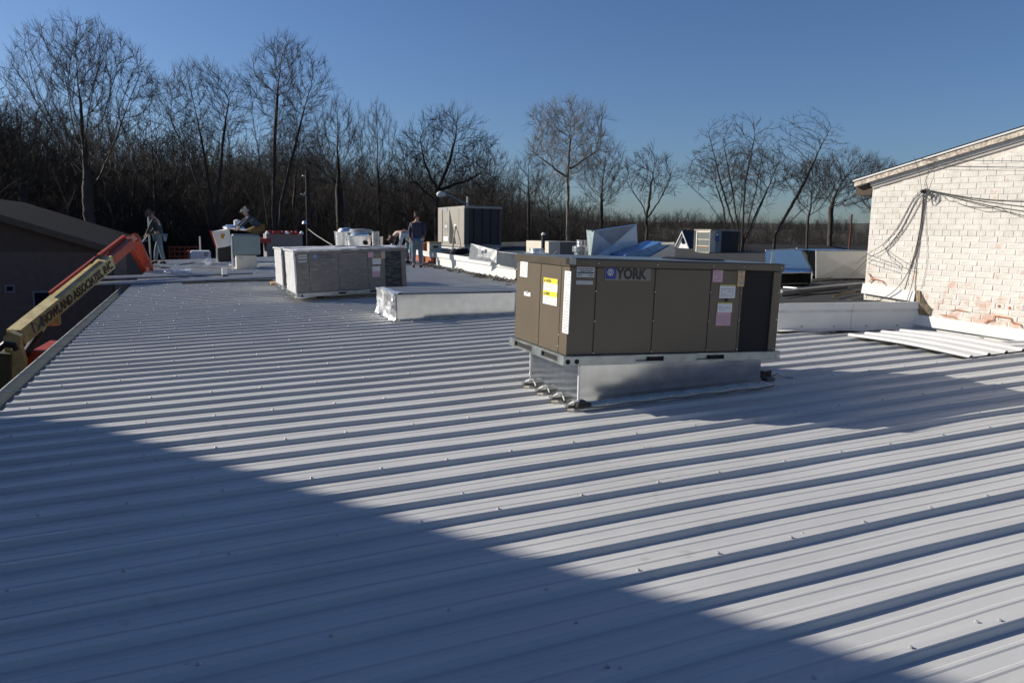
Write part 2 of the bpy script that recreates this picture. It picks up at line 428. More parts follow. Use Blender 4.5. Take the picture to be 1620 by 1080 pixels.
for (xa, ya, xb, yb) in ((-1.62, YN, -1.62, YF-.1),):
    mb.slab([(xa, ya, GROUND), (xa, yb, GROUND), (xa, yb, zt(xa, yb)), (xa, ya, zt(xa, ya))], (.2, 0, 0))
mb.slab([(-1.42, YF-.3, GROUND), (7.4, YF-.3, GROUND), (7.4, YF-.3, zt(7.4, YF)), (-1.42, YF-.3, zt(-1.42, YF))], (0, .2, 0))
mb.slab([(-1.42, YN, GROUND), (12, YN, GROUND), (12, YN, zt(12, YN)), (-1.42, YN, zt(-1.42, YN))], (0, .2, 0))
mb.build('wall', M_NBLOCK, bld)
# dark sheathing below the panels
mb = W(bld)
mb.add([(-1.6, YN, rz_(-1.6, YN)-.012), (7.4, YN, rz_(7.4, YN)-.012), (7.4, YF-.05, rz_(7.4, YF)-.012), (-1.6, YF-.05, rz_(-1.6, YF)-.012)], [(0, 1, 2, 3)])
mb.add([(7.4, YN, rz_(7.4, YN)-.012), (14, YN, rz_(14, YN)-.012), (9.0, 8.3, rz_(9.2, 8.3)-.012), (7.4, 8.3, rz_(7.4, 8.3)-.012)], [(0, 1, 2, 3)])
mb.build('roof_deck', M_DARK, bld)
# gutter, open box of steel, with straps
G0, G1 = YN, 7.85+14.4*PW
mb = W(bld)
def gz(y): return rz_(EAVE, y)
gp = [(-1.77, -.015), (-1.79, -.13), (-1.96, -.14), (-2.00, -.01), (-1.975, .0), (-1.975, -.012), (-1.99, -.016), (-1.95, -.13), (-1.80, -.12), (-1.78, -.015)]
seg = 12; vs = []
for i in range(seg+1):
    y = G0+(G1-G0)*i/seg
    for gx, g in gp: vs.append((gx, y, gz(y)+g))
m = len(gp); mb.add(vs, [(i*m+j, i*m+(j+1) % m, (i+1)*m+(j+1) % m, (i+1)*m+j) for i in range(seg) for j in range(m)])
mb.build('gutter', mat('weathered_gutter_steel', (.20, .22, .22), .5, .5, .25, 4), bld)
for k in range(-8, 15):
    y = 7.85+k*PW+.02
    MBx = W(bld); MBx.beam((-1.99, y, gz(y)+.012), (-1.60, y, gz(y)+.022), .022, .004)
    MBx.build('gutter_strap', M_GALV, bld)
# ---- flat roofed building (black membrane) right behind
PX = 7.42; FY0 = 8.42; FYF = 36.0; FXR = 17.0
fb = thing('flat_roof_building', 'low building with black membrane roof and white metal fascia behind the brown rooftop unit', 'building', (PX, FY0, GROUND))
mb = W(fb)
_w = at_plane((1453, 500), Vector((9.05, 8.45, 0)), Vector((-math.cos(rad(16)), -math.sin(rad(16)), 0)))
c0 = (PX+.03, FY0); c1 = (_w.x, _w.y)
P4 = [(PX+.04, FY0), (9.2, FY0-.62+.04), (9.04, 8.6), (FXR, 8.6), (FXR, FYF), (PX+.04, FYF)]
mb.slab([(x, y, fz_(x, y)-.02) for x, y in P4][::-1], (0, 0, -4.3)); mb.build('membrane_roof', M_MEMB, fb)
# lumpy seams of the membrane
rnd = random.Random(5)
mb = W(fb)
for i in range(15):
    y = 9.3+i*1.75; xa = PX+.15; xb = 13
    pts = [(xa+(xb-xa)*q/8, y+.05*math.sin(q*1.3+i), fz_(xa+(xb-xa)*q/8, y)-.014+rnd.uniform(0, .004)) for q in range(9)]
    mb.tube(pts, .016, 4)
mb.build('membrane_seams', M_MEMB, fb, kind='stuff')
# front fascia: coping lip, panel, drip, in two lengths
def zf(x, y): return fz_(x, y)+.015
fd = Vector((c1[0]-c0[0], c1[1]-c0[1], 0)); fn = Vector((fd.y, -fd.x, 0)).normalized()
if fn.y > 0: fn = -fn
for a, b in ((0, .52), (.523, 1)):
    A = Vector((*c0, 0))+fd*a; B = Vector((*c0, 0))+fd*b
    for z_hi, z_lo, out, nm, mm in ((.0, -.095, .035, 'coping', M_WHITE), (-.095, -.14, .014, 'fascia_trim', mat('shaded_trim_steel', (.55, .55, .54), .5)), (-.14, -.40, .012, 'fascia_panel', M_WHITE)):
        mb = W(fb); tA, tB = zf(A.x, A.y), zf(B.x, B.y)
        mb.slab([A+Vector((0, 0, tA+z_lo)), B+Vector((0, 0, tB+z_lo)), B+Vector((0, 0, tB+z_hi)), A+Vector((0, 0, tA+z_hi))], fn*out); mb.build(nm, mm, fb)
for q in (.17, .40, .63, .85):
    p = Vector((*c0, 0))+fd*q+fn*.014; MB(minv(fb)).lathe((p.x, p.y, zf(p.x, p.y)-.33), [(.008, 0), (.008, .008), (.004, .012)], 8, fn).build('rivet', M_RUST, fb)
# kick flashing at its foot
mb = W(fb)
A = Vector((*c0, 0)); B = A+fd*.98
for i in range(10):
    p = A+fd*(i/10*.98); q = A+fd*((i+1)/10*.98); u = .012*math.sin(i*1.9); u2 = .012*math.sin((i+1)*1.9)
    mb.quad(p+Vector((0, 0, rz_(p.x, p.y)+.060)), q+Vector((0, 0, rz_(q.x, q.y)+.060)), q+fn*.11+Vector((0, 0, rz_(q.x, q.y-.1)+.050+u2)), p+fn*.11+Vector((0, 0, rz_(p.x, p.y-.1)+.050+u)))
mb.build('apron_flashing', M_WHITE, fb)
# left parapet running away
ys = [8.42, 11.3, 14.4, 17.95]
def para(ya, yb, z_hi, z_lo, out, nm, mm, inner=.0, **kw):
    mb = W(fb); 
    mb.slab([(PX+inner, ya, fz_(PX, ya)+z_lo), (PX+inner, yb, fz_(PX, yb)+z_lo), (PX+inner, yb, fz_(PX, yb)+z_hi), (PX+inner, ya, fz_(PX, ya)+z_hi)], (-out, 0, 0)); mb.build(nm, mm, fb, **kw)
def par_z(y): return .0
for a, b in zip((8.45, 13.0, 18.02, 21.0, 24.2), (12.99, 17.9, 20.99, 24.19, 25.2)):
    para(a, b, .075, -.075, .060, 'coping', M_WHITE)
    para(a, b, -.075, -.36, .022, 'fascia_panel', M_WHITE)
for a, b in ((25.5, 28.2), (28.8, 33.0)):
    para(a, b, .075, -.11, .06, 'coping', M_WHITE); para(a, b, -.11, -.33, .02, 'exposed_board', M_RUST)
para(8.45, 35, .0, -.33, -.02, 'parapet_core', M_DARK)

# ---- painted brick building on the right
bb = thing('brick_building', 'white painted brick gable building with weathered rake board beside the metal roof', 'building', (WO.x, WO.y, GROUND))
def wp(s, z, o=0.): return WO+WU*s+Vector((0, 0, z))-WN*(-o)
RK = .262; RZ = .70
def rake(s): return RZ+RK*s if s < 5 else RZ+RK*10-RK*s
def wall_pt(px): return at_plane(px, WO, WN)
def ws(px): p = wall_pt(px); return (p-WO).dot(WU), p.z
mb = W(bb)
mb.slab([wp(0, GROUND, -.0065), wp(10, GROUND, -.0065), wp(10, RZ, -.0065), wp(5, rake(5), -.0065), wp(0, RZ, -.0065)], -WN*.3)
mb.slab([wp(0, GROUND, -.3), wp(0, RZ-.02, -.3), wp(0, RZ-.02, -.3)-WN*9, wp(0, GROUND, -.3)-WN*9], WU*.25)
mb.build('wall', M_MORTAR, bb)
BL, BH, BG = .2137, .0775, .007
def brick_mesh(L, seed):
    r = random.Random(seed); m = MB(); L2 = L-BG; H2 = BH-BG; e = .006
    j = lambda a: a+r.uniform(-.0022, .0022)
    # x along wall, y outwards, z up : front face proud by ~8 mm with rounded rim
    o = [(0, 0), (L2, 0), (L2, H2), (0, H2)]
    back = [(x, -.014, z) for x, z in o]; mid = [(j(x), -.006, j(z)) for x, z in o]
    fr = [(j(x+(e if x == 0 else -e)), -.002+r.uniform(-.0015, .0015), j(z+(e if z == 0 else -e))) for x, z in o]
    m.add(back+mid+fr, [(i, (i+1) % 4, (i+1) % 4+4, i+4) for i in range(4)]+[(i+4, (i+1) % 4+4, (i+1) % 4+8, i+8) for i in range(4)]+[(8, 9, 10, 11)])
    me = bpy.data.meshes.new('brick'); me.from_pydata(m.v, [], m.f); me.materials.append(M_BRICK); return me
BM = {('s', i): brick_mesh(BL, i) for i in range(6)}; BM.update({('h', i): brick_mesh(BL/2, 50+i) for i in range(4)})
BMAT = Matrix((WU, WN, Vector((0, 0, 1)))).transposed().to_4x4()
rest = W(bb); nb = 0; rnd = random.Random(11)
z = -1.60; row = 0
while z < rake(5):
    hdr = (row % 6 == 3); L = BL/2 if hdr else BL
    s = -(BL/2 if (row % 2 and not hdr) else 0)-(BL/4 if hdr else 0)+rnd.uniform(-.004, .004)
    first = True
    while s < 10:
        a = max(s, 0.0)
        l = s+L-a
        top = rake(a) if a < 5 else rake(a+L)
        if z+BH < top-.0 and l > .03:
            vis = a < 2.75 and z > -1.45 and z < 1.62 and nb < 300
            full = abs(l-L) < 1e-6
            if vis:
                key = ('h' if hdr or not full and l < BL*.6 else 's', rnd.randrange(4 if hdr or (not full and l < BL*.6) else 6))
                o = bpy.data.objects.new('brick', BM[key]); COL.objects.link(o); o.parent = bb
                M = BMAT.copy(); M.translation = wp(a, z+rnd.uniform(-.0015, .0015), rnd.uniform(-.002, .002)-.0); M = Matrix.Translation(-Vector(bb.location)) @ M
                if not full: M = M @ Matrix.Diagonal((max(.2, (l-BG)/((BL/2 if key[0] == 'h' else BL)-BG)), 1, 1, 1))
                o.matrix_local = M; nb += 1
            else:
                p0 = wp(a, z, -.01); 
                rest.slab([p0, p0+WU*(l-BG), p0+WU*(l-BG)+Vector((0, 0, BH-BG)), p0+Vector((0, 0, BH-BG))], WN*.008)
        s += L
    z += BH; row += 1
rest.build('brickwork', M_BRICK, bb, kind='stuff')
# rake: fascia boards stepping outwards, roof edge
def rake_strip(nm, m, s0, z_lo, z_hi, out0, out1, s1=5.0, **kw):
    mb = W(bb); mb.slab([wp(s0, rake(s0)+z_lo, out0), wp(s1, rake(s1)+z_lo, out0), wp(s1, rake(s1)+z_hi, out0), wp(s0, rake(s0)+z_hi, out0)], WN*(out1-out0)); return mb.build(nm, m, bb, **kw)
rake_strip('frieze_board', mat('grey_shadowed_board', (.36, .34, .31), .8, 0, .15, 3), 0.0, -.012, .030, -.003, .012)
rake_strip('frieze_board', M_WHITE, -.02, .031, .050, -.003, .028)
rake_strip('rake_soffit', mat('grey_painted_board', (.42, .42, .41), .7, 0, .1, 3), -.02, .051, .085, -.003, .040)
rake_strip('rake_board', M_RAKE, -.24, .086, .160, -.003, .075)
rake_strip('roof_edge_trim', M_WHITE, -.26, .161, .182, -.2, .090)
mb = W(bb)
for sgn in (0, 1):
    a, b = ((-.26, 5) if not sgn else (5, 10.3))
    mb.slab([wp(a, rake(a)+.183, .08), wp(b, rake(b)+.183, .08), wp(b, rake(b)+.200, .08), wp(a, rake(a)+.200, .08)], -WN*9.4)
mb.build('roof', M_NROOF, bb)
mb = W(bb); mb.slab([wp(-.25, .60, .0), wp(-.01, .60, .0), wp(-.01, .775, .0), wp(-.25, .715, .0)], -WN*8.9); mb.build('eave_soffit', M_SOFFIT, bb)
# white flashings against the brick, stepping down from the flat roof to the metal roof
s_a = ws((1369, 450))[0]; s_b = ws((1449, 470))[0]
def flash(pa, pb, h, out, nm='wall_flashing', m=M_FLASH):
    (s0, z0), (s1, z1) = pa, pb; mb = W(bb)
    mb.slab([wp(s0, z0-h, out), wp(s1, z1-h, out), wp(s1, z1, out*.4), wp(s0, z0, out*.4)], -WN*.03); return mb.build(nm, m, bb)
A1, B1 = ws((1366, 448)), ws((1449, 461)); flash(A1, B1, .14, .05)
A2, B2 = ws((1450, 497)), ws((1620, 521)); k = (B2[1]-A2[1])/(B2[0]-A2[0]); B2x = (B2[0]+3, B2[1]+k*3)
flash(A2, B2x, .145, .06)
for i in range(3):
    sa = A2[0]+.02+i*.62; sb = sa+.615; flash((sa, A2[1]+k*(sa-A2[0])-.145), (sb, A2[1]+k*(sb-A2[0])-.145), .26, .055, 'base_flashing', M_WHITE)
# patch of exposed rubble where the roofs meet
pts = [(1449, 459), (1456, 460), (1459, 468), (1466, 480), (1474, 488), (1471, 499), (1450, 497), (1446, 492)]
mb = W(bb); P = [wall_pt(p)+WN*.012 for p in pts]; ctr = sum(P, Vector())/len(P)+WN*.045
mb.add([ctr]+P+[p-WN*.03 for p in P], [(0, i+1, (i+1) % 8+1) for i in range(8)]+[(i+1, i+9, (i+1) % 8+9, (i+1) % 8+1) for i in range(8)]); mb.build('rubble_patch', M_STONE, bb)
# bare orange mortar round two bricks
orm = mat('bare_orange_mortar', (.55, .20, .08), .9, 0, .2, 20)
mb = W(bb)
def wline(ps, r=.006):
    mb.tube([wall_pt(p)+WN*.012 for p in ps], r, 5)
wline([(1557, 511), (1562, 507), (1571, 506), (1573, 499), (1599, 503), (1601, 510), (1615, 513), (1616, 518)], .0075)
wline([(1375, 446), (1382, 441), (1396, 444), (1400, 450)], .006); wline([(1374, 432), (1378, 437), (1379, 443)], .007)
wline([(1502, 491), (1510, 489), (1532, 493)], .004); wline([(1487, 497), (1511, 501), (1512, 505)], .004)
mb.build('bare_joints', orm, bb)
mb = W(bb)
for c in ((1580, 484), (1597, 487)):
    p = wall_pt(c); W(bb).lathe(p+WN*.0, [(.018, 0), (.014, .006), (.004, .009)], 7, WN).build('spalled_spot', orm, bb)

# ---- tall neighbour out of frame on the left that throws the big shadow
e0 = Vector((-8.7, 10.2, 0)); ed = Vector((-.5437, .8393, 0)); en = Vector((-.8393, -.5437, 0))
TZ = 4.95
tb = thing('tall_building', 'tall brown brick building beyond the left edge whose shadow falls across the metal roof', 'building', (-12, 9, GROUND))
a = e0+ed*6.50; b = e0-ed*9.5
mb = W(tb); mb.slab([(p.x, p.y, GROUND) for p in (b, a, a+en*9, b+en*9)][::-1], (0, 0, TZ-GROUND)); mb.build('wall', M_TALLW, tb)
for fl in range(3):
    for i in range(5):
        p = b+ed*(2+i*2.9)-en*.03; mb = W(tb); q = p+ed*1.1; z0 = GROUND+1.1+fl*3.3
        mb.slab([(p.x, p.y, z0), (q.x, q.y, z0), (q.x, q.y, z0+1.5), (p.x, p.y, z0+1.5)], en*.1); w = mb.build('window', M_WHITE, tb)
        mb = W(tb); p2 = p+ed*.06-en*.012; q2 = q-ed*.06-en*.012
        mb.slab([(p2.x, p2.y, z0+.06), (q2.x, q2.y, z0+.06), (q2.x, q2.y, z0+1.44), (p2.x, p2.y, z0+1.44)], en*.03); g = mb.build('pane', M_GLASS, tb); g.parent = w

# ---- dark gabled neighbour
nz = lambda px, y: at_y(px, y)
NY = 32.0; NYB = 50.0
ev = at_y((188, 398), NY); XE = ev.x; XR = -9.2
zE = ev.z; zR = at_y((85, 324), NYB).z
nbh = thing('gabled_building', 'dark tan block building with grey gable roof behind the boom lift', 'building', (XR, NY, GROUND))
zS = at_y((100, 399), NY).z
XL = 2*XR-XE
mb = W(nbh); mb.slab([(XL+.4, NY, GROUND), (XE-.25, NY, GROUND), (XE-.25, NY, zS), (XL+.4, NY, zS)], (0, NYB-NY-.2, 0)); mb.build('wall', M_NBLOCK, nbh)
def nrk(x): return zE+(zR-zE)*(1-abs(x-XR)/(XE-XR))
# siding boards in the gable, lapped, one by one
z = zS+.002
while z < zR-.15:
    h = .20; half = (XE-XR)*(1-(z+h-zE)/(zR-zE)) if z+h > zE else XE-XR-.25
    half = min(half, XE-XR-.25)
    if half < .4: break
    mb = W(nbh); mb.slab([(XR-half, NY+.02, z), (XR+half, NY+.02, z), (XR+half, NY-.0, z+h+.01), (XR-half, NY-.0, z+h+.01)], (0, -.02, 0))
    mb.v = mb.v; mb.build('siding_board', M_NSIDE, nbh); z += h
mb = W(nbh); mb.slab([(XL+.5, NY+.05, zS), (XE-.3, NY+.05, zS), (XE-.3, NY+.05, zE), (XR, NY+.05, zR-.08), (XL+.5, NY+.05, zE)], (0, .1, 0)); mb.build('gable_core', M_NSIDE, nbh)
for sg in (1, -1):
    xe = XE if sg > 0 else XL
    mb = W(nbh); mb.slab([(XR, NY-.35, zR), (xe, NY-.35, zE), (xe, NY-.35, zE+.10), (XR, NY-.35, zR+.10)], (0, NYB-NY+.6, 0)); mb.build('roof_slope', M_NROOF, nbh)
    mb = W(nbh); mb.slab([(XR, NY-.36, zR-.14), (xe, NY-.36, zE-.14), (xe, NY-.36, zE+.09), (XR, NY-.36, zR+.09)], (0, -.04, 0)); mb.build('rake_board', mat('tan_rake_board', (.10, .085, .065), .8, spec=.2), nbh)
def nwin(x0y0, x1y1):
    a = at_y(x0y0, NY); b = at_y(x1y1, NY)
    mb = W(nbh); mb.box((a.x, NY-.05, b.z), (b.x, NY+.02, a.z)); w = mb.build('window', mat('grey_blue_frame', (.16, .19, .23), .6), nbh)
    mb = W(nbh); t = .07; mb.box((a.x+t, NY-.062, b.z+t), (b.x-t, NY-.045, a.z-t)); g = mb.build('pane', M_GLASS, nbh); g.parent = w
nwin((7, 450), (25, 463)); nwin((51, 460), (92, 488))
mb = W(nbh); a = at_y((199, 402), NY); mb.box((a.x-.0, NY-.05, GROUND), (XE-.2, NY+.1, zE-.1)); mb.build('corner_pilaster', mat('lighter_tan_block', (.24, .20, .165), .9), nbh)

# ---- dark shingled low building and the little white gabled house behind the flat roof
p0 = at_y((1099, 388), 52); p1 = at_y((1420, 390), 52)
dk = thing('shingled_building', 'low building with a long charcoal shingle roof beyond the flat roof', 'building', (p0.x, 52, GROUND))
zr = p1.z
mb = W(dk); mb.slab([(p0.x+.5, 46.6, GROUND), (p1.x, 46.6, GROUND), (p1.x, 46.6, zr-2.0), (p0.x+.5, 46.6, zr-2.0)], (0, 11, 0)); mb.build('wall', M_NBLOCK, dk)
for i in range(10):      # courses of shingles
    a = i/10; ya = 45.8+6.2*a; yb = 45.8+6.2*(i+1)/10+.1; za = zr-2.2+2.2*a; zb = za+.22+.03
    mb = W(dk); mb.slab([(p0.x+a*.8, ya, za), (p1.x, ya, za), (p1.x, yb, zb), (p0.x+a*.8, yb, zb)], (0, 0, .05)); mb.build('shingle_course', M_SHING, dk)
mb = W(dk); mb.slab([(p0.x+.8, 52, zr), (p1.x, 52, zr), (p1.x, 58.5, zr-2.2), (p0.x, 58.5, zr-2.2)], (0, 0, .05)); mb.build('rear_roof_slope', M_SHING, dk)
HY = 45.5
a = at_y((1080.5, 366), HY); l = at_y((1070, 389), HY); r = at_y((1090.5, 396), HY)
hs = thing('gabled_shed', 'small white gable-fronted shed seen between the duct pieces and the beige condenser', 'shed', (a.x, HY, GROUND))
sD, sW = Vector((.94, .34, 0)), Vector((.30, -.954, 0)); hw = .58; gp_ = lambda u, d, z: Vector((a.x, HY, 0))+sW*u+sD*d+Vector((0, 0, z))
mb = W(hs); mb.slab([gp_(-hw, 0, GROUND), gp_(hw, 0, GROUND), gp_(hw, 0, l.z), gp_(0, 0, a.z-.10), gp_(-hw, 0, l.z)], sD*1.6); mb.build('wall', mat('white_clapboard', (.80, .80, .78), .7, 0, .1, 3), hs)
for sg in (-1, 1):
    mb = W(hs); mb.slab([gp_(0, -.08, a.z), gp_(sg*(hw+.1), -.08, l.z-.2), gp_(sg*(hw+.1), -.08, l.z-.13), gp_(0, -.08, a.z+.08)], sD*1.85); mb.build('roof', mat('dark_blue_grey_roof', (.03, .04, .06), .8), hs)
    mb = W(hs); mb.slab([gp_(0, -.10, a.z-.10), gp_(sg*(hw+.1), -.10, l.z-.32), gp_(sg*(hw+.1), -.10, l.z-.18), gp_(0, -.10, a.z+.05)], -sD*.03); mb.build('rake_board', M_WHITE, hs)
mb = W(hs); mb.slab([gp_(-.04, -.02, a.z-.85), gp_(.20, -.02, a.z-.85), gp_(.20, -.02, a.z-.45), gp_(-.04, -.02, a.z-.45)], -sD*.03); mb.build('window', M_GLASS, hs)

# ================================================================== TREES
def tube_mesh(name, P0, P1, R0, R1, ns, m):
    P0, P1 = np.array(P0), np.array(P1); R0, R1 = np.array(R0)[:, None], np.array(R1)[:, None]
    d = P1-P0; L = np.linalg.norm(d, axis=1, keepdims=True); d = d/np.maximum(L, 1e-9)
    ref = np.where(np.abs(d[:, 2:3]) > .9, np.array([[1., 0, 0]]), np.array([[0, 0, 1.]]))
    a = np.cross(d, ref); a /= np.linalg.norm(a, axis=1, keepdims=True); b = np.cross(d, a)
    n = len(P0); V = np.zeros((n, 2*ns, 3))
    for k in range(ns):
        t = 2*math.pi*k/ns; u = a*math.cos(t)+b*math.sin(t); V[:, k] = P0+u*R0; V[:, k+ns] = P1+d*R1*.6+u*R1
    F = np.array([[k, (k+1) % ns, (k+1) % ns+ns, k+ns] for k in range(ns)])
    F = (F[None]+np.arange(n)[:, None, None]*2*ns).reshape(-1, 4)
    me = bpy.data.meshes.new(name); V = V.reshape(-1, 3)
    me.vertices.add(len(V)); me.vertices.foreach_set('co', V.astype(np.float32).ravel())
    me.loops.add(F.size); me.loops.foreach_set('vertex_index', F.astype(np.int32).ravel())
    me.polygons.add(len(F)); me.polygons.foreach_set('loop_start', np.arange(0, F.size, 4, dtype=np.int32))
    try: me.polygons.foreach_set('loop_total', np.full(len(F), 4, dtype=np.int32))
    except Exception: pass
    me.polygons.foreach_set('use_smooth', np.ones(len(F), dtype=bool))
    me.update(calc_edges=True); me.validate(); me.materials.append(m); return me
def colonize(seed, H, pts, stems, step=.40, kill=.52, rtip=.0098, rexp=2.14, rmax=.34, twigs=3, twig_len=1.05, up=.09, wob=.06, iters=170):
    """branches grow from the stems towards points spread through the crown; radii follow from what each branch carries"""
    rg = np.random.default_rng(seed); N = []; par = []; use = {}
    for st in stems:            # each stem: polyline of (x,y,z); the first point may be shared with the trunk
        prev = -1
        for i in range(len(st)-1):
            a, b = np.array(st[i], float), np.array(st[i+1], float); L = np.linalg.norm(b-a); n = max(1, int(L/step))
            for k in range(n):
                if i == 0 and k == 0 and N and np.linalg.norm(np.array(N)-a, axis=1).min() < .05:
                    prev = int(np.linalg.norm(np.array(N)-a, axis=1).argmin()); continue
                p = a+(b-a)*k/n; p = p+(rg.normal(0, wob*.22, 3) if len(N) else 0); N.append(p); par.append(prev); prev = len(N)-1
        N.append(np.array(st[-1], float)); par.append(prev)
    P = np.zeros((30000, 3)); n = len(N); P[:n] = N; par = par+[0]*(30000-n)
    A = np.array(pts); D = np.linalg.norm(A[:, None]-P[None, :n], axis=2); ni = D.argmin(1); nd = D.min(1)
    for it in range(iters):
        if len(A) == 0 or n > 29000: break
        act, inv = np.unique(ni, return_inverse=True); v = A-P[ni]; v /= np.linalg.norm(v, axis=1, keepdims=True)+1e-9
        sm = np.zeros((len(act), 3)); np.add.at(sm, inv, v); ln = np.linalg.norm(sm, axis=1, keepdims=True)+1e-9
        pp = np.array([par[q] if par[q] >= 0 else q for q in act]); pd = P[act]-P[pp]; pd /= np.linalg.norm(pd, axis=1, keepdims=True)+1e-9
        d = sm/ln+pd*.55+rg.normal(0, wob, sm.shape); d[:, 2] += up; d /= np.linalg.norm(d, axis=1, keepdims=True)
        new = P[act]+d*step; m = len(new)
        P[n:n+m] = new; par[n:n+m] = act.tolist()
        D = np.linalg.norm(A[:, None]-new[None], axis=2); j = D.argmin(1); dj = D.min(1); w = dj < nd
        stuck = ~w & (nd > 1e8)
        nd = np.where(w, dj, nd); ni = np.where(w, j+n, ni); n += m
        for q in act: use[int(q)] = use.get(int(q), 0)+1
        keep = (nd > kill) & np.array([use.get(int(q), 0) < 5 for q in ni])
        if it > 60: keep &= (rg.random(len(A)) > .02)
        A, nd, ni = A[keep], nd[keep], ni[keep]
    P = P[:n]; par = par[:n]; acc = np.zeros(n); kids = np.zeros(n, int)
    for i in range(n-1, 0, -1):
        if kids[i] == 0: acc[i] = rtip**rexp
        if par[i] >= 0: acc[par[i]] += acc[i]; kids[par[i]] += 1
    acc[0] = max(acc[0], rtip**rexp); R = acc**(1/rexp); R = np.minimum(R*(rmax/R.max())**np.clip((R-.02)/(R.max()-.02), 0, 1), rmax)
    S = []
    for i in range(1, n):
        if par[i] >= 0: S.append((P[par[i]], P[i], max(R[par[i]] if R[par[i]] < R[i]*1.5 else R[i]*1.25, rtip), max(R[i], rtip), 0 if R[i] > .075 else 1))
    tip = [i for i in range(1, n) if R[i] < rtip*3.2 and par[i] >= 0]
    for i in tip:
        for _ in range(twigs if kids[i] else twigs+1):
            b = P[i]; dd = b-P[par[i]]; dd = dd/(np.linalg.norm(dd)+1e-9)+rg.normal(0, .42, 3); dd[2] += .38; dd /= np.linalg.norm(dd); L = twig_len*rg.uniform(.45, 1.1)
            q = b+dd*L*.5; d2 = dd+rg.normal(0, .18, 3); d2[2] += .1; d2 /= np.linalg.norm(d2); e = q+d2*L*.5
            S.append((b, q, rtip*.9, rtip*.75, 1)); S.append((q, e, rtip*.75, rtip*.5, 1))
            
            for b3 in (q, b+(q-b)*.4):
                d3 = dd+rg.normal(0, .5, 3); d3[2] += .15; d3 /= np.linalg.norm(d3); S.append((b3, b3+d3*L*.45, rtip*.65, rtip*.45, 1))
    return S
PROFILES = {    # crown half width against height in the crown, both 0..1
    'round': [(0, .35), (.15, .75), (.4, 1), (.65, .95), (.85, .68), (1, .15)],
    'fan': [(0, .12), (.2, .42), (.45, .80), (.65, 1), (.82, .86), (.94, .5), (1, .12)],
    'oak': [(0, .75), (.12, .98), (.35, 1), (.6, .82), (.85, .52), (1, .15)],
    'slim': [(0, .5), (.3, .9), (.6, 1), (.85, .7), (1, .15)]}
def crown_points(seed, n, cx, rx, z0, z1, prof, ry=None, clump=.35):
    rg = np.random.default_rng(seed+7); pr = PROFILES[prof]; zs, ws = [p[0] for p in pr], [p[1] for p in pr]; out = []
    ry = ry or rx*.75; ph = rg.uniform(0, 6.28, 9)
    while len(out) < n:
        t = rg.random(); w = np.interp(t, zs, ws)
        if rg.random() > w*w+.05: continue
        a = rg.uniform(0, 6.28); r = math.sqrt(rg.random()); x, y, z = math.cos(a)*r*w, math.sin(a)*r*w, t
        # uneven outline and clumps
        f = math.sin(a*2+ph[0]+z*3)+math.sin(a*4+ph[1]-z*6)+.7*math.sin(z*13+ph[2]+a*2)
        if r > .78+.17*f: continue
        g = math.sin(x*7+ph[3])*math.sin(y*7+ph[4])*math.sin(z*9+ph[5])
        if g < -.12 and rg.random() < clump*2: continue
        out.append((cx+x*rx, y*ry, z0+z*(z1-z0)))
    return out
def hero(key, px, L, R, top, base, dist, label, mt=M_BARK, prof='round', n=1500, stems=None, name='bare_tree', fork=None, rmax=.30, blunt=None, **k):
    """trunk column, crown left/right columns, top and bottom rows in the photo; dist = distance along Y"""
    v = at_y((px, top), dist); depth = v.dot(CF); x, y = v.x, v.y; g = ground_z(x, y); mpp = depth/FPX
    up_ = lambda row: (ray((px, row))*depth).z-g
    zt_, zb_ = up_(top)-.35, up_(base); cx = ((L+R)/2-px)*mpp; rx = (R-L)/2*mpp
    pts = crown_points(key, int(n*1.9), cx, rx, zb_, zt_, prof)
    if fork is None: fork = zb_+.02*(zt_-zb_)
    else: fork = up_(fork)
    if stems is None: stems = [[(0, 0, 0), (rx*.03, 0, fork*.5), (0, 0, fork)]]
    else: stems = [[(0, 0, 0)]+[((sx-px)*mpp, sy*mpp, up_(row)) for sx, sy, row in st] for st in stems]
    seg = colonize(key, zt_, pts, stems, rmax=rmax, **k)
    P0, P1, R0, R1, lv = [np.array([q[i] for q in seg]) for i in range(5)]
    lo = lv < 1
    data = (tube_mesh('trunk', P0[lo], P1[lo], R0[lo], R1[lo], 7, mt), tube_mesh('crown', P0[~lo], P1[~lo], R0[~lo], R1[~lo], 3, mt))
    return plant(data, x, y, label, rz=-YAW, name=name)
def ground_z(x, y):
    if y > 60:
        t = min(1, max(0, (y-80)/(170-85/(1+math.exp(min(50, (math.atan2(x, y)-.47)/.05)))))); az = math.atan2(x, y); d = math.hypot(x, y)
        base = 8.2+7.0/(1+math.exp(min(50, (az-.47)/.05)))
        return GROUND-.2+(t*t*(3-2*t))*base*(1+.13*math.sin(az*9+.6)+.06*math.sin(az*23))*max(.9, min(2.2, d/420))
    return GROUND-.2
def plant(data, x, y, label, group=None, rz=0., s=1., name='bare_tree', cat='tree', zb=None):
    z = ground_z(x, y) if zb is None else zb
    t = thing(name, label, cat, (x, y, z), (0, 0, rz), group); t.scale = (s, s, s)
    for me, nm in zip(data, ('trunk', 'crown')):
        o = bpy.data.objects.new(nm, me); COL.objects.link(o); o.parent = t
    return t
hero(101, 120, 2, 248, 26, 300, 56, 'tallest bare tree at the far left with a broad fan of fine branches', prof='fan', n=2300, fork=318, rmax=.33)
hero(102, 425, 372, 532, 50, 300, 58, 'tall forked bare tree left of centre whose stems rise in a narrow V', prof='fan', n=1900, rmax=.24, stems=[[(412, 0, 330), (400, 10, 240), (392, 8, 180)], [(425, 0, 320), (432, -8, 220), (440, -10, 140)], [(436, 4, 320), (462, 8, 220), (480, 5, 160)]])
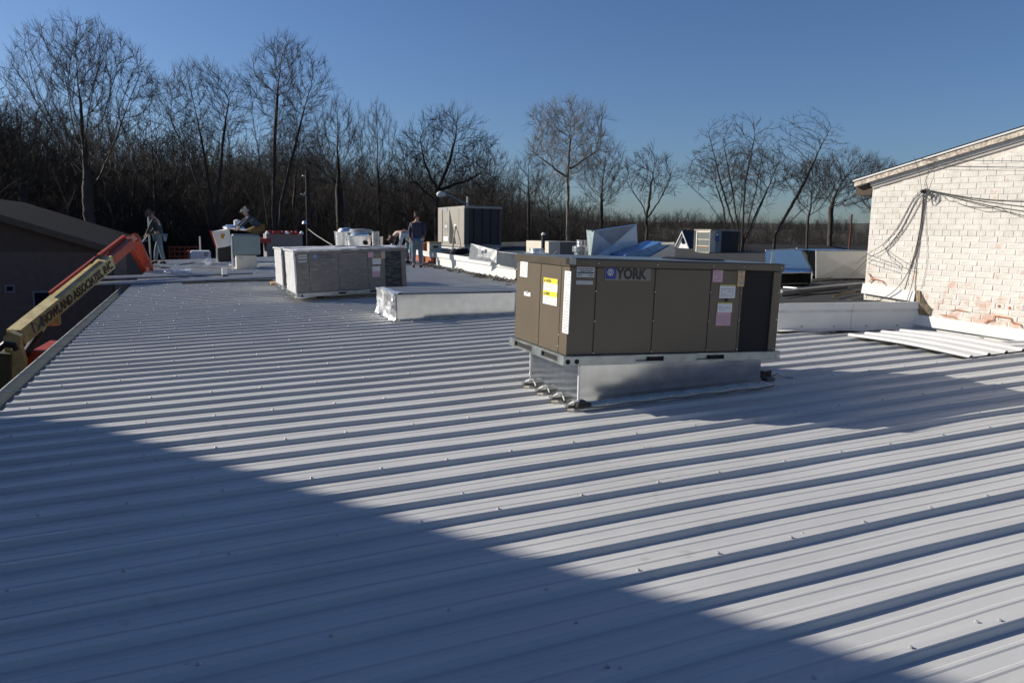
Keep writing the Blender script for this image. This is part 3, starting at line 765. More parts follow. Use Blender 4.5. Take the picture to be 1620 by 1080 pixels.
hero(103, 330, 228, 395, 92, 290, 63, 'bare tree with dense leaning stems just left of the tall forked tree', prof='fan', n=1700, rmax=.22, stems=[[(318, 0, 340), (290, 6, 250), (262, 10, 190)], [(326, 0, 330), (318, 0, 250), (310, -8, 180)], [(335, 0, 320), (350, -6, 220), (362, -6, 160)]])
hero(104, 534, 476, 588, 150, 305, 60, 'rounded dark bare tree beside the utility pole', mt=M_BARKD, n=1300, fork=300)
hero(105, 598, 558, 634, 156, 300, 74, 'slim pale bare tree standing between the dark tree and the spreading oak', prof='slim', n=800, fork=300, rmax=.18)
hero(106, 692, 612, 802, 164, 300, 52, 'spreading dark oak with heavy curved limbs behind the large condensing unit', mt=M_BARKD, name='bare_oak', prof='oak', n=1700, rmax=.40, rexp=2.15, wob=.15, stems=[[(690, 0, 340), (692, 0, 300), (672, 8, 262), (664, 10, 225)], [(692, 0, 300), (712, -8, 255), (722, -10, 215)], [(690, 2, 318), (655, -4, 288), (640, -6, 262)], [(692, 0, 300), (735, 6, 285), (765, 8, 268)]])
hero(107, 906, 816, 988, 152, 290, 58, 'pale barked sycamore with sunlit upper limbs in the middle of the skyline', mt=M_BARKP, name='bare_sycamore', n=1600, fork=262, rmax=.26, wob=.13, stems=[[(904, 0, 340), (901, 0, 270), (905, 2, 215)], [(901, 0, 280), (868, -4, 258), (845, 0, 240)], [(901, 0, 268), (930, 4, 248), (950, 4, 235)]])
hero(108, 955, 905, 1010, 222, 330, 66, 'smaller grey bare tree tucked right of the pale sycamore', n=800, fork=330, rmax=.18)
vine_t = hero(109, 1030, 984, 1080, 230, 325, 50, 'gnarled tree hung with dark vines right of the sycamore', mt=M_BARKD, n=460, rmax=.30, wob=.22, rexp=2.1, stems=[[(1028, 0, 350), (1018, 4, 320), (1003, 4, 300)], [(1028, 0, 345), (1045, -4, 318), (1062, 0, 285)], [(1028, 0, 345), (1032, 6, 310), (1038, 6, 262)]])
hero(110, 1185, 1076, 1262, 170, 290, 42, 'broad many-stemmed tree fanning out behind the beige condenser', n=1900, prof='oak', rmax=.20, step=.30, rexp=2.2, twig_len=.6, twigs=1,
     stems=[[(1172, 0, 380), (1130, 6, 320), (1085, 8, 282)], [(1178, -3, 380), (1145, -6, 290), (1122, -6, 212)], [(1182, 3, 375), (1165, 6, 290), (1150, 8, 226)], [(1186, 0, 375), (1184, -5, 290), (1195, -6, 214)], [(1190, 3, 375), (1205, 4, 300), (1212, 4, 240)], [(1194, -3, 378), (1220, -6, 300), (1240, -8, 240)]])
hero(111, 1232, 1222, 1342, 164, 330, 46, 'leaning bare tree with one long stem slanting up to the right', n=700, prof='fan', rmax=.13, step=.30, twig_len=.6, twigs=1, stems=[[(1240, 0, 370), (1280, 0, 290), (1300, 2, 240), (1318, 2, 200)], [(1240, 2, 372), (1290, 6, 325), (1325, 6, 300)]])
hero(112, 1322, 1262, 1412, 234, 330, 52, 'rounded bare tree beside the eave of the white brick building', n=1200, fork=330, rmax=.22)
hero(113, 25, -60, 110, 160, 310, 66, 'bare tree at the left edge behind the tallest tree', n=1300, fork=320)
hero(114, 205, 150, 262, 215, 330, 72, 'lower bare tree filling the gap right of the tallest tree', n=900, fork=320, rmax=.2)
hero(115, 838, 800, 872, 240, 330, 70, 'thin upright bare tree left of the pale sycamore', mt=M_BARKD, prof='slim', n=450, fork=310, rmax=.14)
hero(116, 1395, 1340, 1450, 245, 340, 60, 'bare tree mostly hidden behind the corner of the white brick building', n=600, fork=340, rmax=.2)
hero(117, 462, 415, 520, 190, 320, 78, 'dim bare tree behind the utility pole', n=800, fork=320, rmax=.2)
hero(118, 780, 742, 822, 232, 330, 82, 'small bare tree in the gap right of the spreading oak', n=500, fork=320, rmax=.16)
hero(119, 1176, 1088, 1275, 232, 350, 48, 'low dense bare tree behind the many-stemmed tree', n=1000, prof='fan', fork=352, rmax=.12, stems=[[(1160, 0, 385), (1150, 0, 330), (1135, 0, 290)], [(1172, 0, 385), (1178, 0, 320)], [(1185, 0, 385), (1205, 0, 330), (1222, 0, 290)]])
hero(120, 1285, 1230, 1345, 250, 350, 50, 'low bare tree between the leaning tree and the rounded one', n=700, prof='fan', fork=350, rmax=.10)
hero(121, 870, 830, 905, 270, 345, 75, 'short bare tree low behind the sycamore trunk', n=450, prof='fan', fork=345, rmax=.1)
# vines on the gnarled tree
rnd = random.Random(8); mb = MB()
tm = vine_t.children[0].data; vco = [v.co.copy() for v in tm.vertices]
for i in range(620):
    b_ = rnd.choice(vco); 
    if b_.z < 1.0 or b_.z > 7.2: continue
    s_ = .12+.18*rnd.random(); p = b_+Vector((rnd.gauss(0, .14), rnd.gauss(0, .14), rnd.gauss(-.25, .35)))
    u = Vector((rnd.gauss(0, 1), rnd.gauss(0, 1), rnd.gauss(0, 1))).normalized(); w = u.orthogonal()
    mb.add([p, p+u*s_, p+u*s_*.5+w*s_*.5], [(0, 1, 2)])
mb.build('vines', M_VINE, vine_t, kind='stuff')

# background woods: individually placed trees sharing four shapes
lib = []
for i in range(5):
    seg = colonize(200+i, 12.5, crown_points(200+i, 760, .3*(i-2), 3.6+.3*i, 3.6, 12.6, ('round', 'fan', 'slim', 'fan', 'round')[i]), [[(0, 0, 0), (.2*(i-2), 0, 2.2), (.3*(i-2), 0, 4.2)]], step=.42, kill=.55, rtip=.012, rmax=.17, twigs=1, twig_len=.9)
    q_ = [np.array([q[j] for q in seg]) for j in range(5)]; lo = q_[4] < 1; bk = M_BARKD
    lib.append((tube_mesh('trunk', *[a[lo] for a in q_[:4]], 5, bk), tube_mesh('crown', *[a[~lo] for a in q_[:4]], 3, bk)))
rnd = random.Random(21)
for i in range(170):
    px = -60+1500*((i+rnd.random())/170)**1.35; y = rnd.uniform(66, 112)
    v = at_y((px, 300), y); s_ = rnd.uniform(.78, 1.15)*(1.18 if px < 520 else (.95 if px < 830 else (.78 if px < 1000 else .58)))
    plant(lib[i % 5], v.x, y, 'bare tree deep in the winter woods behind the roofs', 'bare trees in the woods behind the roofs', rz=rnd.uniform(0, 6.28), s=s_)
# thickets: one mass of brush along the edge of the woods and over the ridge
def shrub_mesh(seed, H, n, w, nt=5):
    r = random.Random(seed); P0 = []; P1 = []; R0 = []; R1 = []
    for i in range(n):
        x, y = r.gauss(0, w*.34), r.gauss(0, w*.34); h = H*r.uniform(.35, 1)
        p = Vector((x, y, 0)); d = Vector((r.gauss(0, .16), r.gauss(0, .16), 1)).normalized()
        for s_ in range(5):
            q = p+d*h/5; P0.append(p[:]); P1.append(q[:]); rr = .028*(1-s_/6); R0.append(rr); R1.append(rr*.85)
            for t in range(nt):
                e = (d+Vector((r.gauss(0, .8), r.gauss(0, .8), r.gauss(.1, .4)))).normalized(); ll = h*r.uniform(.10, .28); b2 = p+(q-p)*r.random()
                e2 = b2+e*ll; P0.append(b2[:]); P1.append(e2[:]); R0.append(.013); R1.append(.009)
                for u in range(2):
                    f = (e+Vector((r.gauss(0, .6), r.gauss(0, .6), r.gauss(.2, .4)))).normalized(); b3 = b2+(e2-b2)*r.uniform(.3, 1)
                    P0.append(b3[:]); P1.append((b3+f*ll*.6)[:]); R0.append(.009); R1.append(.006)
            p = q; d = (d+Vector((r.gauss(0, .14), r.gauss(0, .14), .06))).normalized()
    return tube_mesh('brush', P0, P1, R0, R1, 3, M_THICK)
def scatter(name, meshes, pts, kind='stuff'):
    """one object whose points carry the given meshes (geometry nodes)"""
    temps = []
    for i, me in enumerate(meshes):
        o = bpy.data.objects.new('brush_clump', me); temps.append(o)
    me = bpy.data.meshes.new(name); me.from_pydata([p[:3] for p in pts], [], [])
    a = me.attributes.new('rot', 'FLOAT_VECTOR', 'POINT'); a.data.foreach_set('vector', [c for p in pts for c in (0, 0, p[3])])
    a = me.attributes.new('scl', 'FLOAT', 'POINT'); a.data.foreach_set('value', [p[4] for p in pts])
    a = me.attributes.new('idx', 'INT', 'POINT'); a.data.foreach_set('value', [p[5] for p in pts])
    ob = bpy.data.objects.new(name, me); COL.objects.link(ob); tag(ob, kind=kind)
    col = bpy.data.collections.new(name+'_shapes')
    for t in temps: col.objects.link(t)
    ng = bpy.data.node_groups.new(name, 'GeometryNodeTree')
    ng.interface.new_socket('Geometry', in_out='INPUT', socket_type='NodeSocketGeometry'); ng.interface.new_socket('Geometry', in_out='OUTPUT', socket_type='NodeSocketGeometry')
    N = ng.nodes; L = ng.links; gi = N.new('NodeGroupInput'); go = N.new('NodeGroupOutput')
    ci = N.new('GeometryNodeCollectionInfo'); ci.inputs['Collection'].default_value = col; ci.inputs['Separate Children'].default_value = True; ci.inputs['Reset Children'].default_value = True
    ip = N.new('GeometryNodeInstanceOnPoints'); ip.inputs['Pick Instance'].default_value = True
    def at(nm, ty):
        n = N.new('GeometryNodeInputNamedAttribute'); n.data_type = ty; n.inputs['Name'].default_value = nm; return n.outputs['Attribute']
    L.new(gi.outputs[0], ip.inputs['Points']); L.new(ci.outputs[0], ip.inputs['Instance']); L.new(at('idx', 'INT'), ip.inputs['Instance Index'])
    L.new(at('rot', 'FLOAT_VECTOR'), ip.inputs['Rotation']); L.new(at('scl', 'FLOAT'), ip.inputs['Scale']); L.new(ip.outputs[0], go.inputs[0])
    md = ob.modifiers.new('scatter', 'NODES'); md.node_group = ng; return ob
shr = [shrub_mesh(300+i, 7.5, 16, 5.5, 5) for i in range(4)]
pts = []
for i in range(620):
    px = -90+1560*rnd.random()**1.25; y = rnd.uniform(58, 118); v = at_y((px, 300), y)
    s_ = rnd.uniform(.60, 1.15)*(1.18 if px < 500 else (1.05 if px < 830 else (.9 if px < 1000 else .66))); pts.append((v.x, y, ground_z(v.x, y), rnd.uniform(0, 6.28), s_, i % 4))
o = scatter('thicket', shr, pts); tag(o, 'dark tangled winter brush along the foot of the woods', 'brush')
pts = []
for i in range(620):
    px = -90+1560*rnd.random(); y = 120+230*rnd.random(); v = at_y((px, 300), y)
    pts.append((v.x, y, ground_z(v.x, y)-.6, rnd.uniform(0, 6.28), rnd.uniform(.55, 1.0), i % 4))
o = scatter('far_woods', shr, pts); tag(o, 'brown leafless woods covering the distant ridge', 'woods')

# ================================================================== ROOFTOP UNITS AND CURBS
UL, UD, UH = 2.26, 1.183, .835
UO = Vector((2.860, 5.791, -1.055))
def uf(px, z=480): return at_y((px, z), UO.y).x-UO.x          # front face column -> local x
def rtu(name, label, loc, rot, wrapped=False, group=None):
    t = thing(name, label, 'air conditioner', loc, rot, group)
    mb_ = M_BROWN_W if wrapped else M_BROWN
    MB().box((.012, .012, 0), (UL-.012, UD-.012, UH-.075)).build('cabinet_core', M_DARK, t)
    g = .004
    xs = [0, uf(940), uf(1033), uf(1121), uf(1169)]
    for i in range(4):
        if i == 0: MB().bbox((0, 0, .004), (xs[1]-g, .02, UH-.072), .004).build('corner_panel', mb_, t)
        else: MB().bbox((xs[i]+g*.5, .002, .004), (xs[i+1]-g, .022, UH-.072), .004).build('access_panel', mb_, t)
    # coil bay
    cx0, cx1 = xs[4]+.0, uf(1217)
    MB().box((cx0, .004, .004), (cx0+.02, .03, UH-.072)).build('coil_trim', mb_, t)
    fin = MB()
    for i in range(64):
        z = .02+(UH-.11)*i/64; fin.box((cx0+.022, .020, z), (cx1-.01, .034, z+.004))
    fin.build('coil_fins', M_COIL, t, kind='stuff')
    MB().box((cx0+.02, .036, .01), (cx1, .05, UH-.08)).build('coil', M_DARK, t)
    for i in range(4):
        z = .03+i*.24; MB().box((cx1-.006, .026, z), (cx1+.012, .036, z+.2)).build('coil_bracket', M_GALV, t)
    MB().bbox((uf(1219), -.001, .002), (UL, .07, UH-.072), .004).build('corner_post', mb_, t)
    # left side panels
    ys_ = [0, .165, .60, UD]
    for i, (a, b) in enumerate(zip(ys_, ys_[1:])): MB().bbox((-.0015 if i else -.0025, a+(.001 if i == 0 else g), .004), (.02, b-g, UH-.072), .004).build('side_panel', mb_, t)
    MB().bbox((UL-.02, .075, .004), (UL+.0, UD-.002, UH-.072), .004).build('side_panel', mb_, t)
    MB().bbox((.02, UD-.02, .004), (UL-.022, UD, UH-.072), .004).build('rear_panel', mb_, t)
    # lid with down-turned rim
    MB().bbox((-.018, -.018, UH-.070), (UL+.018, UD+.018, UH), .008).build('lid', M_BROWN_LIP if not wrapped else M_BROWN_W, t)
    MB().box((.01, .01, UH+.001), (UL-.01, UD-.01, UH+.006)).build('lid_top', mat('galvanised_lid_top', (.22, .23, .23), .30, .7, .3, 2.5), t)
    MB().lathe((UL*.73, UD*.5, UH+.004), [(.30, 0), (.31, .012), (.27, .02), (.24, .016)], 28).build('fan_guard', M_BLACK, t)
    for p in ((-.012, -.012), ): MB().box((p[0]-.010, p[1]-.010, UH-.050), (p[0]+.05, p[1]+.06, UH+.003)).build('corner_clip', M_GALV, t)
    # screws along the seams
    sc = MB()
    for x in xs[1:]+[UL-.03]:
        for z in (.02, .30, .56, UH-.035): sc.lathe((x, -.001 if z < .7 else -.019, z), [(.007, 0), (.007, .004), (.003, .006)], 8, (0, -1, 0))
    for y in ys_[1:3]:
        for z in (.06, .16, UH-.035): sc.lathe((-.003 if z < .7 else -.019, y, z), [(.007, 0), (.007, .004), (.003, .006)], 8, (-1, 0, 0))
    sc.build('panel_screws', M_GALV, t, kind='stuff')
    # base rail with fork pockets
    rail = MB(); z0, z1 = -.082, -.003; o_ = .036
    fx = [uf(1003, 565), uf(1047, 565), uf(1099, 565), uf(1142, 565)]
    for a, b in ((-o_, fx[0]), (fx[1], fx[2]), (fx[3], UL+.03)): rail.bbox((a, -o_, z0), (b, -o_+.02, z1), .003)
    for a, b in ((fx[0], fx[1]), (fx[2], fx[3])):
        rail.box((a, -o_, z0), (b, -o_+.02, z0+.022)); rail.box((a, -o_, z1-.016), (b, -o_+.02, z1))
        rail.box((a+.004, -o_+.045, z0+.02), (b, -o_+.05, z1-.02))
    rail.box((-o_, -o_+.001, z1+.0005), (UL+.03, .012, z1+.003))
    rl = rail.build('base_rail', mat('dull_rail_steel', (.33, .36, .36), .38, .8, .2, 8), t)
    for a, b in ((fx[0], fx[1]), (fx[2], fx[3])): k_ = MB().box(((a+b)/2, -o_+.022, z0+.02), (b-.004, -o_+.044, z1-.018)).build('fork_pocket', M_DARK, rl)
    side = MB(); yy = [.10, .44, .66, 1.08]
    for a, b in ((-.03, yy[0]), (yy[1], yy[2]), (yy[3], UD+.05)): side.bbox((-o_-.002, a, z0), (-o_+.018, b, z1), .003)
    for a, b in ((yy[0], yy[1]), (yy[2], yy[3])): side.box((-o_, a, z0), (-o_+.018, b, z0+.020)); side.box((-o_, a, z1-.014), (-o_+.018, b, z1))
    side.box((-o_+.0, -.03, z1+.0005), (.012, UD+.05, z1+.003))
    side.box((UL+.012, -.02, z0), (UL+.0295, UD+.05, z1)); side.box((-.02, UD+.03, z0), (UL+.02, UD+.05, z1))
    sl_ = side.build('base_rail', MATS['dull_rail_steel'], t)
    for a, b in ((yy[0], yy[1]), (yy[2], yy[3])): MB().box((-o_+.019, a+.004, z0+.018), (-o_+.05, b-.004, z1-.016)).build('fork_pocket', M_DARK, sl_)
    for x in (.0, .085, UL+.0): MB().lathe((x, -o_-.0005, -.047), [(.022, 0), (.022, .003), (.017, .004)], 16, (0, -1, 0)).build('lifting_hole', M_DARK if x < 2 else M_WHITE, rl)
    MB().box((-.02, -.02, z0+.002), (UL+.02, UD+.02, z0+.008)).build('base_pan', M_GALV2, t)
    # stickers
    def stick(x0, x1, zt, zb, m, nm='sticker', side_=False, dep=0.0):
        e = .0025
        if not side_: o = MB().box((x0, -e-dep, zb), (x1, .001, zt)).build(nm, m, t)
        else: o = MB().box((-.0035-e-dep, x0, zb), (.001, x1, zt)).build(nm, m, t)
        return o
    def lines(par, x0, x1, zt, zb, n, m=M_INKG, side_=False, seed=0, th=.35):
        r_ = random.Random(seed); mb = MB(); hh = (zt-zb)/n
        for i in range(n):
            z = zt-hh*(i+.5); x = x0; 
            while x < x1-.01:
                l = min(r_.uniform(.012, .06), x1-x)
                if r_.random() < .85:
                    if not side_: mb.box((x, -.0036, z-hh*th*.5), (x+l*.85, -.0024, z+hh*th*.5))
                    else: mb.box((-.0072, x, z-hh*th*.5), (-.0058, x+l*.85, z+hh*th*.5))
                x += l
        return mb.build('fine_print', m, par, kind='stuff')
    def fz(py, px): return at_y((px, py), UO.y).z-UO.z+.024*(uf(px, py))   # row -> local height (unit dips to the right)
    xa, xb = uf(908), uf(936)
    s1 = stick(xa, xb, fz(418, 922), fz(438.5, 922), M_SILVER); lines(s1, xa+.01, xb-.01, fz(420, 922), fz(437, 922), 5, M_INK if not wrapped else M_INKG, seed=1)
    MB().box((xa+.005, -.0038, fz(431.8, 922)), (xb-.005, -.0024, fz(430.3, 922))).build('printed_band', M_INK, s1)
    s1 = stick(xa, xb-.01, fz(444, 922), fz(450, 922), M_SILVER); lines(s1, xa+.01, xb-.02, fz(445, 922), fz(449, 922), 2, seed=2)
    for (a, b, c, d, m, sd) in ((1123, 1138.5, 418.5, 446, M_PINK, 3), (1135.5, 1160, 450, 471.5, M_PAPER, 4), (1134, 1157, 478, 494, M_PAPER, 5), (1133, 1156, 494, 515, M_PINK, 6), (1162.5, 1173, 420.5, 453, mat('pink_orange_sticker', (.62, .32, .38), .6, 0, .3, 30, col2=(.62, .45, .12)), 7)):
        c2, d2 = fz(c, (a+b)/2), fz(d, (a+b)/2); x0, x1 = uf(a), uf(b)
        st_ = stick(x0, x1, c2, d2, m, dep=.0005 if sd == 7 else 0); lines(st_, x0+.012, x1-.012, c2-.03, d2+.012, 5 if sd != 7 else 3, M_INKG, seed=sd)
        if sd in (4, 5): MB().box((x0, -.0038, c2-.014), (x1, -.0024, c2)).build('yellow_band', mat('dull_yellow_band', (.45, .40, .10), .6), st_)
    text('R-410A', .024, t, frame((uf(1124.5), -.0042, fz(423.5, 1130)), (1, 0, 0), (0, 0, 1)), M_INK, 'lettering', extrude=.0004, offset=.0006)
    MB().lathe((uf(1147), -.0008, fz(474.5, 1147)), [(.016, 0), (.016, .003), (.010, .004)], 14, (0, -1, 0)).build('gauge_port', M_DARK, t)
    # logo: blue tile with snowflake and black lettering
    x0, x1 = uf(954), uf(970); zt, zb = fz(422.5, 962), fz(441, 962)
    MB().box((x0-.006, -.0022, zb-.012), (uf(1025), .001, zt+.012)).build('logo_plate', mat('smoky_logo_plate', (.20, .18, .15), .4) if not wrapped else M_BROWN_W, t)
    lg = stick(x0, x1, zt, zb, M_LOGOB if not wrapped else mat('faded_logo_blue', (.06, .12, .34), .4), 'logo_tile')
    sn = MB(); c = Vector(((x0*.56+x1*.44), -.0045, zt*.56+zb*.44)); R_ = (zt-zb)*.34
    for k in range(8):
        a = k*math.pi/4; d = Vector((math.cos(a), 0, math.sin(a))); n_ = Vector((-d.z, 0, d.x))
        sn.beam(c+d*R_*.22, c+d*R_, .004, R_*.16, up=n_)
        for q in (.62,):
            for s_ in (-1, 1): sn.beam(c+d*R_*q, c+d*R_*(q+.22)+n_*s_*R_*.22, .004, R_*.10, up=n_)
    sn.build('snowflake', M_PAPER if not wrapped else M_SILVER, lg)
    text('YORK', (zt-zb)*1.25, t, frame((uf(971.5), -.003, fz(441, 985)+.002), (1, 0, 0), (0, 0, 1)), M_LOGOK if not wrapped else mat('faded_logo_black', (.04, .045, .07), .5), 'logo_lettering', extrude=.0015, offset=.0055, xs=.86)
    # left side stickers (y is depth from the near corner)
    def sy(px): # column on the left face -> local y
        v = ray((px, 480)); tt = UO.x/v.x; return v.y*tt-UO.y
    def sz(py, px):
        v = ray((px, py)); tt = UO.x/v.x; return v.z*tt-UO.z
    def side(nm, pxa, pxb, pya, pyb, m, n, sd):
        ya, yb = sy(pxb), sy(pxa); zt = sz(pya, pxa); zb = sz(pyb, pxa)
        s_ = stick(ya, yb, zt, zb, m, nm, True); 
        if n: lines(s_, ya+.012, yb-.012, zt-.01, zb+.01, n, M_INKG, True, sd, .28)
        return ya, yb, zt, zb, s_
    side('sticker', 820.5, 832, 407, 437, M_PAPER, 9, 11)
    ya, yb, zt, zb, s_ = side('sticker', 858, 880, 438.5, 479.5, M_PAPER, 0, 12)
    for q, word in ((0, 'CAUTION'), (.49, 'AVERTIS')):
        h = (zt-zb); a = zt-h*q
        MB().box((-.0078, ya, a-h*.19), (-.006, yb, a)).build('yellow_band', M_YEL, s_)
        if not wrapped: text(word, h*.14, s_, frame((-.0082, yb-.055, a-h*.15), (0, -1, 0), (0, 0, 1)), M_INK, extrude=.0004, offset=.0012, xs=.72)
        tri = MB(); tri.slab([(-.0082, yb-.014, a-h*.155), (-.0082, yb-.042, a-h*.155), (-.0082, yb-.028, a-h*.04)], (-.001, 0, 0)); tri.build('warning_triangle', M_INK, s_)
        lines(s_, ya+.012, yb-.012, a-h*.21, a-h*.46, 6, M_INKG, True, 13+int(q*10), .3)
    ya, yb, zt, zb, s_ = side('sticker', 890.5, 900, 428, 526, M_PAPER, 22, 15)
    ya, yb, zt, zb, s_ = side('sticker', 828, 838, 461, 467, M_PAPER, 0, 16)
    MB().box((-.0078, (ya+yb)/2-.02, (zt+zb)/2+.004), (-.006, (ya+yb)/2+.02, zt+.012)).build('printed_mark', M_SILVER, s_)
    return t
main = rtu('rooftop_unit', 'large dark brown rooftop air conditioner with stickers standing on a shiny sheet metal curb', UO, (0, .024, 0))

def galv_curb(name, label, x0, x1, y0, y1, ztop, foil=False):
    t = thing(name, label, 'roof curb', (x0, y0, rz_(x0, y0)))
    bl = lambda x, y: Vector((x, y, rz_(x, y)+.004))
    zt_ = (lambda x: ztop) if not callable(ztop) else ztop
    def face(p, q, nm, m, off):
        a, b = bl(*p), bl(*q); A_, B_ = Vector((a.x, a.y, zt_(a.x))), Vector((b.x, b.y, zt_(b.x)))
        n = 14; vs = []
        for j in range(2):
            for i in range(n+1):
                f = i/n; lo = a.lerp(b, f); hi = A_.lerp(B_, f); vs.append(lo if j == 0 else hi)
        mb = W(t); vs2 = []
        rr = random.Random(int(p[0]*10)); rows = 5
        for j in range(rows+1):
            for i in range(n+1):
                f = i/n; lo = a.lerp(b, f); hi = A_.lerp(B_, f); v = lo.lerp(hi, j/rows)
                w = 0 if i in (0, n) or j in (0, rows) else rr.uniform(-.0016, .0016)
                vs2.append(v+Vector(off).normalized()*w)
        mb.add(vs2, [(j*(n+1)+i, j*(n+1)+i+1, (j+1)*(n+1)+i+1, (j+1)*(n+1)+i) for j in range(rows) for i in range(n)])
        mb.add([v-Vector(off).normalized()*.012 for v in vs2], [(j*(n+1)+i, (j+1)*(n+1)+i, (j+1)*(n+1)+i+1, j*(n+1)+i+1) for j in range(rows) for i in range(n)])
        o = mb.build(nm, m, t, smooth=True); return o
    face((x0, y0), (x1, y0), 'front_sheet', M_GALV, (0, -1, 0))
    face((x1, y0), (x1, y1), 'end_sheet', M_GALV, (1, 0, 0))
    face((x1, y1), (x0, y1), 'rear_sheet', M_GALV, (0, 1, 0))
    face((x0, y1), (x0, y0), 'end_sheet', M_GALV, (-1, 0, 0))
    # base flange over the ribs with screws
    mb = W(t); f = .085; h = .042
    def hb(x, y): return (x, y, rz_(x, y)+h)
    for quad in (((x0-.02, y0-f), (x1+f, y0-f), (x1+f, y0), (x0-.02, y0)), ((x1, y0), (x1+f, y0), (x1+f, y1+.02), (x1, y1+.02)), ((x0-.02, y1), (x1, y1), (x1, y1+f), (x0-.02, y1+f))):
        mb.slab([hb(*q) for q in quad], (0, 0, .004))
    mb.slab([hb(x0-.02, y0-f), hb(x1+f, y0-f), Vector(hb(x1+f, y0-f))-Vector((0, 0, .03)), Vector(hb(x0-.02, y0-f))-Vector((0, 0, .03))], (0, .003, 0))
    mb.build('base_flange', M_GALV2, t)
    sc = W(t)
    for i in range(10):
        x = x0+.03+(x1-x0)*i/9; sc.lathe((x, y0-f+.02, rz_(x, y0-f)+h+.004), [(.012, 0), (.012, .004), (.006, .012)], 8)
    sc.build('flange_screws', M_WHITE, t, kind='stuff')
    mb = W(t); pts = [(x0-.04+(x1-x0+.14)*i/30, y0-f-.006+.004*math.sin(i*2.3), rz_(x0, y0-f)+.030+SX*((x1-x0)*i/30)+.004*math.sin(i*1.1)) for i in range(31)]
    mb.tube(pts, .007, 5); mb.build('sealant_bead', mat('dirty_sealant', (.16, .14, .12), .8, 0, .4, 30), t)
    return t
CX0, CX1, CY0, CY1 = 3.02, 5.005, 5.851, 6.92
cz = UO.z-.084
curb1 = galv_curb('roof_curb', 'shiny galvanised curb under the brown rooftop unit', CX0, CX1, CY0, CY1, lambda x: UO.z-.084-.024*(x-UO.x))
mb = W(curb1); mb.tube([(CX0-.004, CY0-.004, rz_(CX0, CY0)+.04), (CX0-.004, CY0-.004, cz-.02)], .011, 6); mb.build('corner_seam', M_PAPER, curb1)
mb = W(curb1); mb.tube([(CX0-.004, CY1, rz_(CX0, CY1)+.04), (CX0-.004, CY1, cz-.02)], .009, 6); mb.build('corner_seam', M_GALV, curb1)
# boots of sealant where the ribs run into the left side of the curb
rnd = random.Random(4)
yk = [7.85+k*PW/3 for k in range(-7, -1)]
for y in yk:
    if not CY0-.05 < y < CY1: continue
    z = rz_(CX0, y)
    mb = W(curb1); mb.bbox((CX0-.11, y-.050, z+.030), (CX0-.012, y+.030, z+.048), .008); mb.build('rib_closure', mat('grey_rib_closure', (.10, .10, .10), .6), curb1)
    mb = W(curb1)
    arc = [(CX0-.09+.03*q, y-.03-.045*math.sin(q*.9)+.01*rnd.random(), z+.058+.030*math.sin(q*.95)) for q in range(4)]+[(CX0+.0, y-.085, z+.02)]
    mb.tube(arc, [.005, .010, .012, .010, .006], 7); mb.build('sealant_bead', M_PAPER, curb1)
    mb = W(curb1); mb.tube([(CX0-.12, y-.055, z+.012), (CX0-.07, y-.085, z+.008), (CX0-.02, y-.10, z+.008)], [.010, .022, .012], 6); mb.build('sealant_smear', M_TAN, curb1)
mb = W(curb1); mb.bbox((CX0-.05, CY0-.09, rz_(CX0, CY0)+.03), (CX0+.09, CY0-.005, rz_(CX0, CY0)+.075), .012); mb.build('corner_boot', M_BLACK, curb1)
# channel offcuts behind the right end
p = roof((1219, 606)); 
ch = thing('steel_channel', 'short dark steel channel lying at the right end of the curb', 'metal offcut', (CX1+.1, 6.2, rz_(5.2, 6.2)))
a_ = Vector((CX1+.10, 6.50, rz_(5.1, 6.5)+.10)); b_ = Vector((CX1+.24, 6.02, rz_(5.3, 6.0)+.085))
mb = W(ch); mb.beam(a_, b_, .13, .07); mb.build('channel', mat('dark_galvanised', (.12, .13, .13), .4, .6), ch)
d_ = (b_-a_).normalized(); mb = W(ch); mb.beam(b_-d_*.01, b_+d_*.003, .108, .05); mb.build('open_end', M_DARK, ch)
br = thing('metal_bracket', 'small loose bracket and strap beside the dark channel', 'metal offcut', (5.35, 5.9, rz_(5.35, 5.9)+.04))
mb = W(br); mb.tube([(5.22, 5.98, rz_(5.2, 6)+.055), (5.30, 5.95, rz_(5.3, 5.9)+.10), (5.38, 5.93, rz_(5.3, 5.9)+.06), (5.46, 5.90, rz_(5.4, 5.9)+.05)], .008, 6); mb.build('strap', M_GALV, br)
mb = W(br); mb.bbox((5.14, 5.90, rz_(5.2, 5.95)+.036), (5.24, 6.0, rz_(5.2, 5.95)+.07), .006); mb.build('bracket_plate', mat('dark_galvanised', (.12, .13, .13)), br)

